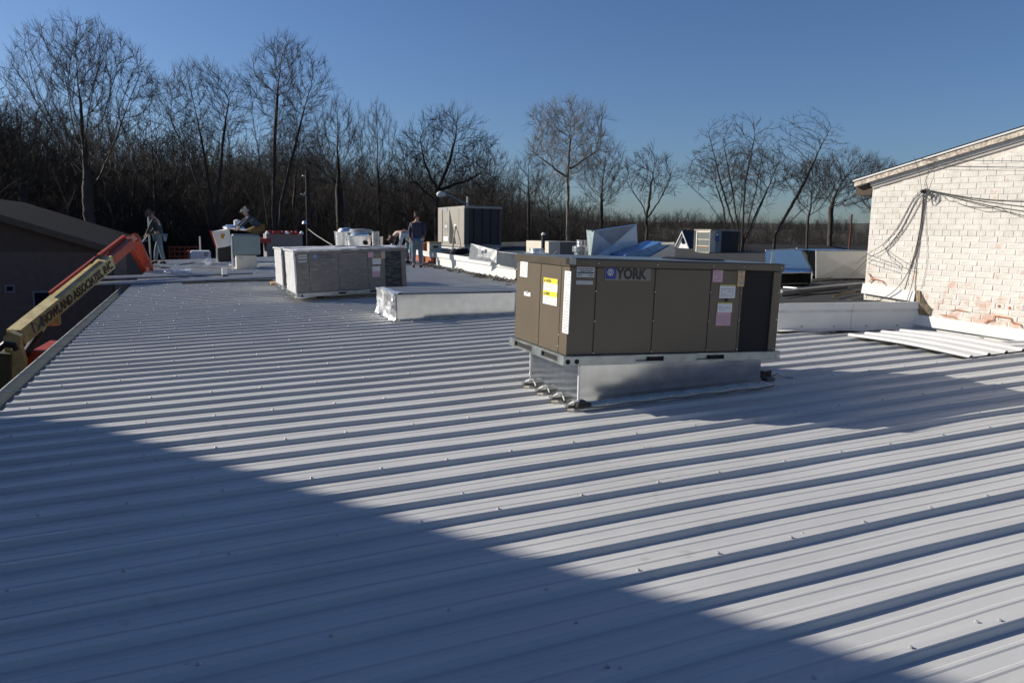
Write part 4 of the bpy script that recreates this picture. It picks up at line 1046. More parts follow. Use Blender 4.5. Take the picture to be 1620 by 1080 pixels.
# wrapped units waiting on blocks
U2 = Vector((1.709, 15.61, -1.298))
w1 = rtu('wrapped_rooftop_unit', 'film-wrapped grey brown rooftop unit in front of its twin, resting on lumber', U2, (0, -.0418, .045), True)
def wrapping(t):
    mb = MB(); r_ = random.Random(6)
    # crumpled film: a skin a centimetre or two outside the cabinet
    def sheet(fn, nu, nv):
        vs = [fn(i/nu, j/nv) for j in range(nv+1) for i in range(nu+1)]
        mb.add(vs, [(j*(nu+1)+i, j*(nu+1)+i+1, (j+1)*(nu+1)+i+1, (j+1)*(nu+1)+i) for j in range(nv) for i in range(nu)])
    j = lambda a=.004: r_.uniform(-a, a)
    sheet(lambda u, v: (-.01+u*(UL+.02), -.030+j(.003), .0+v*(UH+.005)), 24, 10)
    sheet(lambda u, v: (UL+.026+j(.003), -.03+u*(UD+.05), v*(UH+.005)), 8, 8)
    mb.build('shrink_wrap', M_WRAP, t, smooth=True)
    mb2 = MB(); mb = mb2
    n = 26; top = []
    for k in range(n+1):
        x = -.02+k/n*(UL+.04); top.append((x, -.030+j(.006), UH+.008+j(.007)))
    mb2.tube(top, [.014+.012*r_.random() for _ in top], 6)
    top = [(-.03+j(.004), -.03+k/10*(UD+.05), UH+.008+j(.008)) for k in range(11)]
    mb2.tube(top, [.014+.012*r_.random() for _ in top], 6)
    mb2.tube([(-.022+j(), -.022+j(), UH-k/8*(UH+.02)) for k in range(9)], [.012+.01*r_.random() for _ in range(9)], 6)
    vs = []
    for v in range(9):
        for u in range(9): vs.append((-.024+j(.008), -.02+u/8*(UD+.04), -.03+v/8*(UH+.03)))
    mb2.add(vs, [(b*9+a, b*9+a+1, (b+1)*9+a+1, (b+1)*9+a) for b in range(8) for a in range(8)])
    mb2.add([(-.02+u/12*(UL+.04), -.02+v/6*(UD+.04), UH+.014+j(.006)) for v in range(7) for u in range(13)], [(b*13+a, b*13+a+1, (b+1)*13+a+1, (b+1)*13+a) for b in range(6) for a in range(12)])
    mb2.tube([(-.06, -.05, -.08), (-.02, -.06, -.06), (.05, -.055, -.085), (.4, -.055, -.07)], [.012, .028, .018, .008], 6)
    mb2.build('bunched_wrap', M_WRAPW, t, smooth=True)
wrapping(w1)
w2 = copy_tree(w1); 
c3 = at_y((441, 448), 18.35)
w2.location = (c3.x+.12, 18.35, c3.z-.05); w2.rotation_euler = (0, -.030, .045); tag(w2, 'second film-wrapped rooftop unit, half hidden behind the front wrapped one')
def lumber(p, q, w=.10, h=.10, label=''):
    t = thing('lumber_block', label, 'lumber', p); mb = W(t)
    d = (Vector(q)-Vector(p)).normalized(); mb.beam(p, q, w, h); mb.build('timber', M_WOOD, t)
    mb = W(t); mb.beam(Vector(p)-d*.004, Vector(p)+d*.001, w*.9, h*.85); mb.build('cut_end', mat('dark_cut_end', (.10, .06, .03), .9), t)
fw = roof((507, 474)); lumber((fw.x, fw.y, rz_(fw.x, fw.y)+.085), (fw.x-.15, fw.y+1.6, rz_(fw.x, fw.y+1.6)+.09), .15, .10, 'round-edged timber poking out under the front wrapped unit')
fw = roof((600, 462)); lumber((fw.x, fw.y+.35, rz_(fw.x, fw.y)+.085), (fw.x-.1, fw.y+1.6, rz_(fw.x, fw.y+1.6)+.09), .15, .10, 'timber under the right end of the front wrapped unit')
fw = roof((430, 454)); t = thing('plywood_scrap', 'square of plywood under the near corner of the rear wrapped unit', 'plywood', (fw.x+.2, fw.y+.2, rz_(fw.x, fw.y)+.05))
mb = W(t); z = rz_(fw.x, fw.y)+.045; mb.slab([(fw.x-.02, fw.y, z), (fw.x+.75, fw.y-.12, z+.03), (fw.x+.75, fw.y+.5, z+.03), (fw.x, fw.y+.55, z+.01)], (0, 0, .05)); mb.build('sheet', M_WOOD, t)

# empty curb with foil-wrapped end and a ribbed lid
p0 = roof((628, 511)); FX0, FYY = p0.x, p0.y
zt2 = at_y((628, 466), FYY).z
FX1 = FX0+2.05
c2 = galv_curb('empty_roof_curb', 'long galvanised curb with a crumpled foil end between the wrapped units and the brown unit', FX0, FX1, FYY, FYY+1.25, zt2)
mb = W(c2); r_ = random.Random(2); vs = []
nu, nv = 26, 9
for v in range(nv+1):
    for u in range(nu+1):
        y = FYY-.03+u/nu*1.32; z0_ = rz_(FX0, y)+.03; z = z0_+(zt2+.03-z0_)*v/nv
        vs.append((FX0-.035+.030*math.sin(u*1.9+.35*math.sin(v*.8))+.014*math.sin(u*4.3+v*.5)+r_.uniform(-.006, .006)-.02*(v == nv)-.02*(v == 0), y, z+r_.uniform(-.008, .008)))
mb.add(vs, [(j*(nu+1)+i, j*(nu+1)+i+1, (j+1)*(nu+1)+i+1, (j+1)*(nu+1)+i) for j in range(nv) for i in range(nu)])
pts = []
mb.build('foil_end', M_FOIL, c2)
mb = W(c2); vs = []
for v in range(3):
    for u in range(9): vs.append((FX0-.05+v*.07+r_.uniform(-.01, .01), FYY-.05+u/8*1.36, zt2+.03+r_.uniform(-.012, .012)-(.05 if v == 0 else 0)))
mb.add(vs, [(j*9+i, j*9+i+1, (j+1)*9+i+1, (j+1)*9+i) for j in range(2) for i in range(8)]); mb.build('foil_fold', M_FOIL, c2)
mb = W(c2); mb.tube([(FX0, FYY-.008, rz_(FX0, FYY)+.03), (FX0, FYY-.008, zt2)], .008, 5); mb.build('corner_seam', M_GALV2, c2)
def ribbed_sheet(t, name, m, fn, wid, length, rib=.33, h=.03, nl=8, thick=.0):
    """fn(u along length, v across, w up) -> world"""
    prof = [(0, 0)]; v = .06
    while v < wid-.05:
        prof += [(v-.035, 0), (v-.015, h), (v+.015, h), (v+.035, 0)]; v += rib
    prof.append((wid, 0)); mm = len(prof)
    mb = W(t); vs = [fn(length*i/nl, a, b) for i in range(nl+1) for a, b in prof]
    mb.add(vs, [(i*mm+j, i*mm+j+1, (i+1)*mm+j+1, (i+1)*mm+j) for i in range(nl) for j in range(mm-1)])
    vs2 = [fn(length*i/nl, a, b-.004) for i in range(nl+1) for a, b in prof]
    mb.add(vs2, [(i*mm+j, (i+1)*mm+j, (i+1)*mm+j+1, i*mm+j+1) for i in range(nl) for j in range(mm-1)])
    for i in (0, nl):
        mb.add([vs[i*mm+j] for j in range(mm)]+[vs2[i*mm+j] for j in range(mm)], [(j, j+1, j+1+mm, j+mm) for j in range(mm-1)])
    return mb.build(name, m, t)
cs = thing('curb_cover_sheet', 'ribbed white roofing sheet laid over the empty curb', 'roofing sheet', (FX0+.1, FYY, zt2))
ribbed_sheet(cs, 'sheet', M_ROOF, lambda u, v, w: (FX0+.10+u, FYY+.03+v, zt2+.008+w+.01*u/2), 1.22, 2.1, .3275)
# loose grey-framed piece lying before it
p = roof((740, 503)); t = thing('steel_angle', 'short grey and white steel piece lying against the empty curb', 'metal offcut', (p.x, p.y, rz_(p.x, p.y)+.04))
z = rz_(p.x, p.y)+.045; mb = W(t); mb.bbox((p.x-.28, p.y, z), (p.x+.32, p.y+.06, z+.06), .004); mb.build('angle', mat('dark_green_grey', (.06, .08, .08), .5, .3), t)
mb = W(t); mb.box((p.x-.03, p.y-.006, z+.014), (p.x+.29, p.y-.001, z+.046)); mb.box((p.x-.14, p.y-.006, z+.014), (p.x-.08, p.y-.001, z+.046)); mb.build('white_face', M_PAPER, t)

# stack of white sheets against the brick wall
A_, B_, C_ = roof((1338, 537)), roof((1530, 572)), roof((1612, 553))
st = thing('roofing_sheet', 'loose bright white ribbed sheet lying askew at the foot of the brick wall', 'roofing sheet', (A_.x, A_.y, A_.z))
U_ = (B_-A_); U_.z = 0; Lu = U_.length; U_.normalize(); V_ = (C_-B_); V_.z = 0; V_ = (V_-U_*V_.dot(U_)); Wv = V_.length; V_.normalize()
def fsh(u, v, w): q = A_+U_*u+V_*v; return (q.x, q.y, rz_(q.x, q.y)+.055+w+.02*math.sin(u*2.0)+.05*(u/Lu)*0)
ribbed_sheet(st, 'sheet', M_SHEET, fsh, max(Wv, .8), Lu, .30, .024)
st2 = thing('roofing_sheet', 'edge of another loose white sheet at the right edge of the photo by the wall', 'roofing sheet', (C_.x, C_.y, C_.z))
C2 = roof((1604, 556)); ribbed_sheet(st2, 'sheet', M_SHEET, lambda u, v, w: (C2.x+u*.95+v*.0, C2.y-u*.3+v, rz_(C2.x+u, C2.y-u*.3)+.05+w), .5, 1.2, .3, .02)

# ================================================================== CABLES ON THE BRICK WALL
def cable(label, ps, r=.006, m=M_CABLE, out=.07, name='cable', cat='cable', group=None, extra=None):
    P = []
    for i, p in enumerate(ps):
        o_ = out[i] if isinstance(out, (list, tuple)) else out
        P.append(wall_pt(p)+WN*o_)
    if extra: P = P+[Vector(e) for e in extra]
    # smooth
    Q = []
    for i in range(len(P)-1):
        a, b, c, d = P[max(i-1, 0)], P[i], P[i+1], P[min(i+2, len(P)-1)]
        for k in range(4):
            t_ = k/4; Q.append(.5*((2*b)+(-a+c)*t_+(2*a-5*b+4*c-d)*t_*t_+(-a+3*b-3*c+d)*t_**3))
    Q.append(P[-1]); mb = MB(Matrix.Translation(-P[0])); mb.tube(Q, r*.72, 6)
    o = mb.build(name, m, None, smooth=True); o.location = P[0]; tag(o, label, cat, group); return o
g_ = 'cables drooping left from the wall knob to the flat roof'
e1 = [flat((1330, 432)), flat((1300, 446)), flat((1250, 452))]
ext = lambda px, d: tuple(flat(px)+Vector((0, 0, min(d, .05))))
cable('topmost cable drooping left from the wall knob to the black roof', [(1462, 300), (1445, 315), (1420, 360), (1395, 388), (1373, 402)], .0055, out=[.02, .006, .006, .006, .008], extra=[ext((1345, 428), .22), ext((1320, 440), .08), ext((1290, 450), .03)])
cable('middle cable drooping left from the wall knob to the black roof', [(1463, 301), (1449, 318), (1425, 364), (1400, 394), (1374, 409)], .0065, out=[.02, .006, .006, .006, .008], extra=[ext((1345, 440), .15), ext((1315, 452), .04), ext((1280, 458), .02)])
cable('lowest cable drooping left from the wall knob past the corner of the wall', [(1463, 303), (1455, 322), (1432, 362), (1402, 398), (1374, 416)], .005, out=[.02, .006, .006, .006, .008], extra=[ext((1350, 441), .05), ext((1330, 455), .02)])
cable('thick cable hanging from the knob and curving down to the flashing', [(1462, 303), (1459, 340), (1450, 390), (1437, 430), (1421, 457), (1402, 472)], .0075, out=[.02, .007, .007, .01, .06, .11], extra=[ext((1385, 478), .02), ext((1340, 476), .015)])
cable('straight cable hanging from the knob down to the roof corner', [(1463, 303), (1461, 345), (1451, 405), (1445, 445), (1438, 476)], .0065, out=[.02, .006, .006, .02, .07])
cable('dark red cable hanging beside the thick one', [(1461, 305), (1457, 350), (1450, 395), (1441, 425)], .005, mat('dull_red_cable', (.14, .05, .04), .6), out=.006)
cable('thin pale wire hanging from the knob to the rubble patch', [(1465, 305), (1465, 350), (1467, 400), (1464, 430), (1457, 456)], .003, M_WIREL, out=.006)
cable('short wire rising from the knob to the rake board', [(1461, 300), (1457, 275), (1456, 250)], .004, out=[.06, .05, .19])
cable('curved wire from the knob up under the rake board', [(1463, 298), (1467, 285), (1471, 276), (1471, 262)], .003, out=.04)
for (lab, ps, r) in (('upper long dark cable running right from the knob', [(1462, 299), (1480, 303), (1530, 312), (1580, 317), (1640, 319)], .007), ('second dark cable running right from the knob', [(1463, 300), (1482, 304), (1540, 316), (1590, 323), (1650, 331)], .006),
                     ('third cable running right, sagging below the second', [(1463, 301), (1485, 306), (1530, 317), (1580, 328), (1650, 338)], .006), ('fourth cable running right, lowest of the bundle at the frame edge', [(1464, 302), (1488, 307), (1535, 320), (1585, 333), (1650, 348)], .005),
                     ('thin wire looping below the bundle on the brick wall', [(1480, 305), (1492, 310), (1502, 318), (1513, 319), (1530, 326), (1560, 329), (1580, 327), (1600, 338), (1650, 352)], .0035), ('lowest frayed wire under the cable bundle', [(1515, 322), (1535, 328), (1563, 335), (1578, 334), (1600, 336)], .003)):
    cable(lab, ps, r, out=.007)
cable('upper straight wire stretched across the gable', [(1458, 251), (1480, 254), (1550, 255), (1640, 256)], .0045, out=.10)
cable('lower straight wire stretched across the gable', [(1472, 260), (1482, 263), (1550, 265), (1640, 265)], .0035, out=.05)
kb = wall_pt((1463, 303))
ins = thing('cable_anchor', 'dark knot of coiled cable fixed to the white brick wall', 'cable anchor', kb)
mb = W(ins); mb.lathe(kb-WN*0, [(.02, 0), (.028, .03), (.018, .06), (.024, .085), (.01, .10)], 12, WN); mb.build('insulator', M_BLACK, ins)
for i, (dx, dz, r_) in enumerate(((.07, -.07, .065), (.10, -.06, .05), (.05, -.02, .05))):
    mb = W(ins); c = kb+WU*dx+Vector((0, 0, dz))+WN*.06
    mb.tube([c+WU*r_*.75*math.cos(a*.45)+Vector((0, 0, r_*1.15*math.sin(a*.45))) for a in range(15)], .0055, 5); mb.build('cable_coil', M_CABLE, ins)

# ================================================================== THINGS ON THE FLAT ROOF
def poly_box(t, name, m, corners_b, h, top=None, **k):
    mb = W(t); mb.slab(corners_b, (0, 0, h)); return mb.build(name, m, t, **k)
def px_quad_thing(name, label, cat, pts_px, y, depth, m, part='body', xb=False):
    """silhouette at distance y, extruded away by depth"""
    P = [at_y(p, y) for p in pts_px]; lo = min(P, key=lambda v: v.z)
    t = thing(name, label, cat, (P[0].x, y, lo.z)); mb = W(t); mb.slab(P, depth if isinstance(depth, tuple) else (0, depth, 0)); mb.build(part, m, t); return t, P
# big condensing unit on its curb
yc = 28.0
nl = at_y((735, 392), yc); nt_ = at_y((735, 325), yc)
X0c = nl.x; fr = at_y((793, 392), yc).x; zb_ = at_y((735, 391), yc).z; ztp = at_y((735, 325.5), yc).z
v_ = ray((694, 360)); yfar = X0c/v_.x*v_.y
tc_ = thing('condensing_unit', 'large grey condensing unit with V shaped end panel and dark coil side', 'air conditioner', (X0c, yc, zb_))
mb = W(tc_); mb.box((X0c+.03, yc+.03, zb_+.05), (fr-.03, yfar-.03, ztp-.05)); mb.build('core', M_COIL, tc_)
mb = W(tc_); mb.box((X0c-.02, yc-.02, ztp-.09), (fr+.02, yfar+.02, ztp)); mb.build('top_frame', M_GREY_UNIT, tc_)
mb = W(tc_); mb.box((X0c-.02, yc-.02, zb_), (fr+.02, yfar+.02, zb_+.10)); mb.build('base_frame', M_GREY_UNIT, tc_)
def ycol(px): v = ray((px, 360)); return X0c/v.x*v.y
for (pa, pb) in ((694, 700.5), (701.5, 712)): 
    ya, yb = ycol(pb), ycol(pa); mb = W(tc_); mb.bbox((X0c-.03, ya, zb_+.10), (X0c+.02, yb, ztp-.09), .01); mb.build('end_panel', M_GREY_UNIT, tc_)
# V shaped end: two posts with a dark wedge between
ya, yb = ycol(727), ycol(712); ym = ya+(yb-ya)*.98
mb = W(tc_); H_ = ztp-.09-(zb_+.10); z_ = zb_+.10
mb.slab([(X0c-.03, ya, z_), (X0c-.03, ya+(yb-ya)*.25, z_), (X0c-.03, ym, z_+H_), (X0c-.03, ya, z_+H_)], (.05, 0, 0)); mb.build('slanted_panel', M_GREY_UNIT, tc_)
mb = W(tc_); mb.slab([(X0c-.012, ya+(yb-ya)*.25, z_), (X0c-.012, yb, z_), (X0c-.012, yb, z_+H_)], (.04, 0, 0)); mb.build('dark_wedge', M_DARK, tc_)
mb = W(tc_); mb.bbox((X0c-.03, yc+.0, z_), (X0c+.03, ya-.03, z_+H_), .01); mb.build('corner_post', M_GREY_UNIT, tc_)
for (pa, pb, qa, qb, m) in ((704, 709, 329, 335, M_SILVER), (705, 709, 355, 361, M_PAPER), (703, 710, 374, 381, M_PAPER), (720, 723, 355, 359, M_PAPER)):
    y1_, y2_ = ycol(pb), ycol(pa); za = X0c/ray((pa, qa)).x*ray((pa, qa)).z; zb2 = X0c/ray((pa, qb)).x*ray((pa, qb)).z
    mb = W(tc_); mb.box((X0c-.04, y1_, zb2), (X0c-.028, y2_, za)); mb.build('sticker', m, tc_)
for i in range(7):
    y1_, y2_ = ycol(710), ycol(703.5); z = zb_+.62+i*.055; mb = W(tc_); mb.box((X0c-.04, y1_, z), (X0c-.025, y2_, z+.02)); mb.build('louvre', M_STEEL, tc_)
for i in range(5):
    x = X0c+.06+(fr-X0c-.12)*i/4; mb = W(tc_); mb.box((x-.03, yc-.012, zb_+.1), (x+.03, yc+.02, ztp-.09)); mb.build('coil_guard_post', M_COIL, tc_)
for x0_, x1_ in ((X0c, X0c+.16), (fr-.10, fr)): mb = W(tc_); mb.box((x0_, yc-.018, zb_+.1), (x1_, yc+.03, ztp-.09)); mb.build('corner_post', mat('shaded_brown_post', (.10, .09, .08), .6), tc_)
mb = W(tc_); mb.tube([(X0c-.3, yc+.6, zb_-.2), (X0c-.25, yc+.6, zb_+.35), (X0c-.05, yc+1.0, zb_+.8)], .035, 7); mb.build('conduit', M_GREY_UNIT, tc_)
uc = thing('unit_curb', 'low galvanised curb under the large condensing unit', 'roof curb', (X0c, yc, fz_(X0c, yc)))
mb = W(uc); mb.box((X0c+.05, yc+.05, fz_(X0c, yc)-.02), (fr-.05, yfar-.1, zb_-.002)); mb.build('curb_box', M_GALV2, uc)
for q, yy in enumerate((yc+.5, yfar-.6)):
    pass
# goose-neck flood lamp on a pole behind the unit
py_ = 36.0
lp = at_y((740, 324), py_); l2 = at_y((692, 307), py_); l1 = at_y((740, 313), py_)
lt = thing('gooseneck_lamp', 'grey pole lamp whose arm slants up to the left over the condensing unit', 'lamp', (lp.x, py_, GROUND))
mb = W(lt); mb.tube([(lp.x, py_, GROUND), (lp.x, py_, l1.z+.06)], .06, 8); mb.build('pole', M_STEEL, lt)
mb = W(lt); mb.tube([(lp.x, py_, at_y((740, 323), py_).z), at_y((729, 319), py_), at_y((715, 311), py_), at_y((703, 307.5), py_)], .045, 8); mb.build('arm', M_STEEL, lt)
mb = W(lt); d = Vector((-1, 0, 0)); mb.lathe(at_y((705, 308), py_), [(.05, 0), (.12, .12), (.16, .3), (.10, .42), (.01, .46)], 12, d); mb.build('lamp_head', M_WHITE, lt, smooth=True)
# leaning bright sheet and long galvanised duct behind the parapet
P = [at_y(p, y) for p, y in (((741, 410), 20.2), ((785, 416), 19.2), ((786.5, 396), 19.0), ((745, 385), 20.0))]
t = thing('sheet_metal_panel', 'flat bright sheet of metal leaning on the parapet', 'sheet metal', P[0]); mb = W(t); mb.slab(P, (.01, .03, 0)); mb.build('panel', M_GALV, t)
mb = W(t); c = at_y((763, 399), 19.55)-Vector((0, .02, 0)); mb.lathe(c, [(.05, 0), (.05, .01), (.02, .02)], 10, (0, -1, 0)); mb.build('pressed_dimple', M_WHITE, t)
a = at_y((786, 398), 19.1); b = at_y((826, 403), 16.4)
t = thing('galvanised_duct', 'low galvanised duct lying behind the parapet left of the brown unit', 'duct', (a.x, a.y, fz_(a.x, a.y)))
mb = W(t); mb.slab([(a.x, a.y, fz_(a.x, a.y)+.01), (b.x+.3, b.y-.6, fz_(b.x, b.y)+.01), (b.x+.3, b.y-.6, b.z-.03), (a.x, a.y, a.z)], (.9, .35, 0)); mb.build('duct_body', M_GALV, t)
mb = W(t); mb.slab([(a.x, a.y-.01, a.z-.03), (b.x+.3, b.y-.61, b.z-.06), (b.x+.3, b.y-.61, b.z-.02), (a.x, a.y-.01, a.z+.01)], (.02, .01, 0)); mb.build('duct_flange', M_GALV2, t)
# dark clutter and offcuts along the parapet top by the condensing unit
rnd = random.Random(9)
for i, (px, y, w, h, m, lab, nm, cat) in enumerate(((681, 27.0, .55, .30, M_RUST, 'rust brown crate of tools beside the standing worker', 'tool_crate', 'crate'), (689, 26.3, .45, .34, M_BEIGE, 'yellow tan cardboard box beside the standing worker', 'cardboard_box', 'box'),
        (712, 26.5, .95, .13, M_STEEL, 'grey bundle of pipe on the flat roof below the condensing unit', 'pipe_bundle', 'pipes'), (728, 24.5, .7, .20, M_BLACK, 'black heap of hose on the parapet left of the leaning sheet', 'hose_heap', 'hose'))):
    g = flat((px, 403)); x = at_y((px, 395), y).x; z = fz_(x, y)+.02
    t = thing(nm, lab, cat, (x, y, z))
    if nm == 'pipe_bundle':
        for q in range(5): mb = W(t); mb.tube([(x-w/2, y+q*.06, z+.04+.03*(q % 2)), (x+w/2, y+q*.05-.1, z+.05+.03*(q % 2))], .03, 8); mb.build('pipe', m, t)
    elif nm == 'hose_heap':
        for q in range(3): mb = W(t); mb.tube([(x+(w/2-.05*q)*math.cos(a*.4), y+.2*math.sin(a*.4), z+.05+q*.06+.02*math.sin(a)) for a in range(17)], .035, 6); mb.build('hose_loop', m, t)
        mb = W(t); mb.tube([(x-.2, y, z+.05), (x-.05, y, z+.25), (x+.1, y, z+.05)], .02, 6); mb.build('handle', M_WHITE, t)
    else:
        mb = W(t); mb.bbox((x-w/2, y, z), (x+w/2, y+w*.7, z+h), .01); mb.build('case', m, t)
        mb = W(t); mb.bbox((x-w/2-.01, y-.01, z+h), (x+w/2+.01, y+w*.7+.01, z+h+.04), .01); mb.build('flap', M_WOOD, t)
        mb = W(t); mb.box((x-w*.2, y-.02, z+h*.5), (x+w*.2, y-.005, z+h*.7)); mb.build('grip', M_BLACK, t)
# debris along the foot of the parapet
mb = MB(); rnd = random.Random(31)
for i in range(170):
    px = rnd.uniform(672, 815); f = (px-700)/113; base = 424+f*22
    p = roof((px, base+abs(rnd.gauss(0, 2.4)))); 
    if p.x > 7.35: p.x = 7.3
    a = rnd.uniform(0, 3.1); l = rnd.uniform(.06, .35); z = rz_(p.x, p.y)+.03
    mb.tube([(p.x, p.y, z), (p.x+l*.5*math.cos(a), p.y+l*.5*math.sin(a), z+rnd.uniform(.0, .06)), (p.x+l*math.cos(a), p.y+l*math.sin(a), z)], .012, 4)
mb.build('debris', mat('dark_roof_debris', (.07, .06, .05), .9, 0, .5, 4), None, label='dark strips and scraps strewn along the foot of the white parapet', cat='debris', kind='stuff')
# vents and small fans seen over the brown unit
def mush(name, lab, px, y, r, top_py, m=M_ALU):
    c = at_y((px, top_py), y); z0_ = fz_(c.x, y); h = c.z-z0_
    t = thing(name, lab, 'roof vent', (c.x, y, z0_))
    MB().lathe((0, 0, 0), [(r*.8, 0), (r*.8, h*.55), (r, h*.56), (r, h*.76), (r*.55, h*.78)], 20).build('housing', m, t)
    MB().lathe((0, 0, h*.78), [(r*.55, 0), (r*.6, h*.2), (r*.62, h*.22), (.02, h*.22)], 20).build('cap', m, t)
    return t
mush('exhaust_vent', 'low round exhaust vent at the left over the brown unit', 850, 17.5, .33, 393)
mush('exhaust_vent', 'stacked round aluminium vent beside the big square duct fitting', 921, 17, .24, 379.5)
t = thing('vent_pipe', 'thin black vent pipe with a bright cap left of the beige box', 'vent pipe', (at_y((859.5, 395), 18.5).x, 18.5, fz_(8, 18.5)))
a = at_y((859.5, 372), 18.5); mb = W(t); mb.tube([(a.x, 18.5, fz_(a.x, 18.5)), (a.x, 18.5, a.z)], .05, 10); mb.build('pipe', M_BLACK, t)
mb = W(t); mb.lathe((a.x, 18.5, a.z), [(.055, 0), (.06, .03), (.02, .07)], 10); mb.build('cap', M_WHITE, t)
t, P = px_quad_thing('electrical_box', 'beige box with dark side behind the brown unit', 'equipment box', [(868, 403), (886, 403), (886, 382), (868, 382)], 19.5, 1.6, M_BEIGE, 'front_cover')
mb = W(t); mb.box((P[1].x+.0, 19.52, P[1].z), (P[1].x+1.05, 21.1, P[2].z-.01)); mb.build('case', mat('grey_brown_case', (.16, .15, .13), .6), t)
mb = W(t); mb.tube([at_y((874, 402), 19.4), at_y((880, 397), 19.4), at_y((882, 399), 19.4)], .03, 7); mb.build('conduit_elbow', M_GALV, t)
# big square duct fitting (flared transition) standing on end
yq = 15.5
A0, A1, A2, A3 = at_y((934, 410), yq), at_y((1010, 408), yq+.5), at_y((1007, 355), yq+.6), at_y((940, 365), yq)
t = thing('duct_fitting', 'large square galvanised duct fitting with creased faces standing on the flat roof', 'duct fitting', A0)
cen = (A0+A1+A2+A3)/4; crease = cen+Vector((.0, .14, -.06))
mb = W(t); mb.add([A0, A1, A2, A3, crease], [(0, 1, 4), (1, 2, 4), (2, 3, 4), (3, 0, 4)]); mb.build('creased_face', M_GALV2, t)
L0, L1 = at_y((931, 408), yq+.7), at_y((927.5, 363.5), yq+.7)
mb = W(t); mb.add([A0, A3, L1, L0], [(0, 1, 2, 3)]); mb.add([L0+Vector((.01, .01, 0)), L1+Vector((.01, .01, 0)), A3+Vector((.01, .02, 0)), A0+Vector((.01, .02, 0))], [(0, 1, 2, 3)]); mb.build('side_face', mat('greenish_galvanised', (.42, .50, .50), .4, .7), t)
B2_ = A2+Vector((.3, 1.0, -.05)); B3_ = L1+Vector((.3, .5, 0)); mb = W(t); mb.add([A1, A1+Vector((.3, 1, 0)), B2_, A2], [(0, 1, 2, 3)]); mb.build('rear_face', M_GALV, t)
mb = W(t); mb.tube([L1, A3, A2], .012, 5); mb.build('rolled_edge', M_GALV, t)
mb = W(t); mb.tube([A3+Vector((0, .1, -.01)), A2+Vector((0, .4, -.02))], .02, 5); mb.build('dark_flange', M_BLACK, t)
# offset duct with blue film
yd = 15.0
P = [at_y(p, yd) for p in ((985, 410), (1022, 410), (1064, 384), (1046, 383), (1020, 393), (990, 403))]
t = thing('offset_duct', 'slanted duct piece with blue film on top right of the square fitting', 'duct', P[0])
mb = W(t); mb.slab(P, (.05, .75, .02)); mb.build('blue_top', M_BLUEF, t)
Q = [at_y(p, yd-.02) for p in ((1018, 411), (1066, 411), (1065, 386), (1060, 387))]
mb = W(t); mb.slab(Q, (.02, -.03, 0)); mb.build('side_face', M_GALV2, t)
Q = [at_y(p, yd-.03) for p in ((1045, 387), (1065, 387), (1065, 383), (1045, 383.5))]; mb = W(t); mb.slab(Q, (0, -.05, 0)); mb.build('bright_flange', M_ALU, t)
# beige condenser
yb_ = 21.0
A0 = at_y((1101, 415), yb_+.9); n0 = at_y((1121, 418), yb_); r0_ = at_y((1169, 418), yb_+.25); zt_ = at_y((1130, 365), yb_).z; z0_ = fz_(n0.x, yb_)
t = thing('condenser_unit', 'beige condenser with open grille on the left and dark coil on the right', 'air conditioner', (n0.x, yb_, z0_))
n1 = at_y((1130, 418), yb_-.02)
mb = W(t); mb.slab([(A0.x+.03, yb_+.87, z0_), (n0.x+.03, yb_+.06, z0_), (n1.x, yb_+.05, z0_), (r0_.x-.03, yb_+.3, z0_), (r0_.x+.3, yb_+1.2, z0_), (A0.x+.5, yb_+1.8, z0_)], (0, 0, zt_-z0_-.02)); mb.build('core', mat('dark_green_core', (.035, .042, .04), .7), t)
mb = W(t); mb.slab([(n0.x, yb_, z0_), (n1.x, yb_-.02, z0_), (n1.x+.02, yb_+.12, z0_), (n0.x+.02, yb_+.12, z0_)], (0, 0, zt_-z0_)); mb.build('corner_post', M_BEIGE, t)
gry = mat('grey_side_panel', (.22, .22, .22), .5)
n2 = at_y((1138.5, 418), yb_+.05); mb = W(t); mb.slab([(n1.x+.002, yb_-.018, z0_), (n2.x, yb_+.03, z0_), (n2.x, yb_+.15, z0_), (n1.x+.022, yb_+.12, z0_)], (0, 0, zt_-z0_)); mb.build('side_panel', gry, t)
for f in (0, .36, .66, .71, .97):
    z = z0_+(zt_-z0_)*(1-f)-.035; mb = W(t); mb.beam((A0.x, yb_+.88, z), (n0.x, yb_+.02, z), .02, .018 if f else .05); mb.build('grille_bar', M_BEIGE if f != .71 else M_RUST, t)
mb = W(t); mb.slab([(A0.x, yb_+.885, z0_), (n0.x, yb_+.02, z0_), (n0.x+.02, yb_+.04, z0_), (A0.x+.02, yb_+.9, z0_)], (0, 0, zt_-z0_-.02)); mb.build('grille', mat('grey_green_grille', (.10, .115, .11), .6), t)
mb = W(t); mb.beam((A0.x, yb_+.9, z0_), (A0.x, yb_+.9, zt_), .05, .05, up=(0, 1, 0)); mb.build('corner_post', M_BEIGE, t)
mb = W(t); mb.slab([(A0.x-.02, yb_+.9, zt_), (n0.x, yb_-.03, zt_), (n1.x, yb_-.05, zt_), (r0_.x, yb_+.22, zt_), (r0_.x+.3, yb_+1.2, zt_), (A0.x+.5, yb_+1.8, zt_)], (0, 0, .04)); mb.build('top_cover', mat('grey_top_cover', (.30, .29, .26), .5), t)
a = at_y((1132, 369), yb_-.02); b = at_y((1136.5, 382), yb_-.02); mb = W(t); mb.box((a.x, yb_-.05, b.z), (b.x, yb_-.03, a.z)); mb.build('sticker', mat('blue_label', (.06, .10, .22), .5), t)
mb = W(t); mb.box((a.x, yb_-.055, a.z-.07), (b.x-.03, yb_-.051, a.z-.02)); mb.build('printed_mark', M_PAPER, t)
mb = W(t)
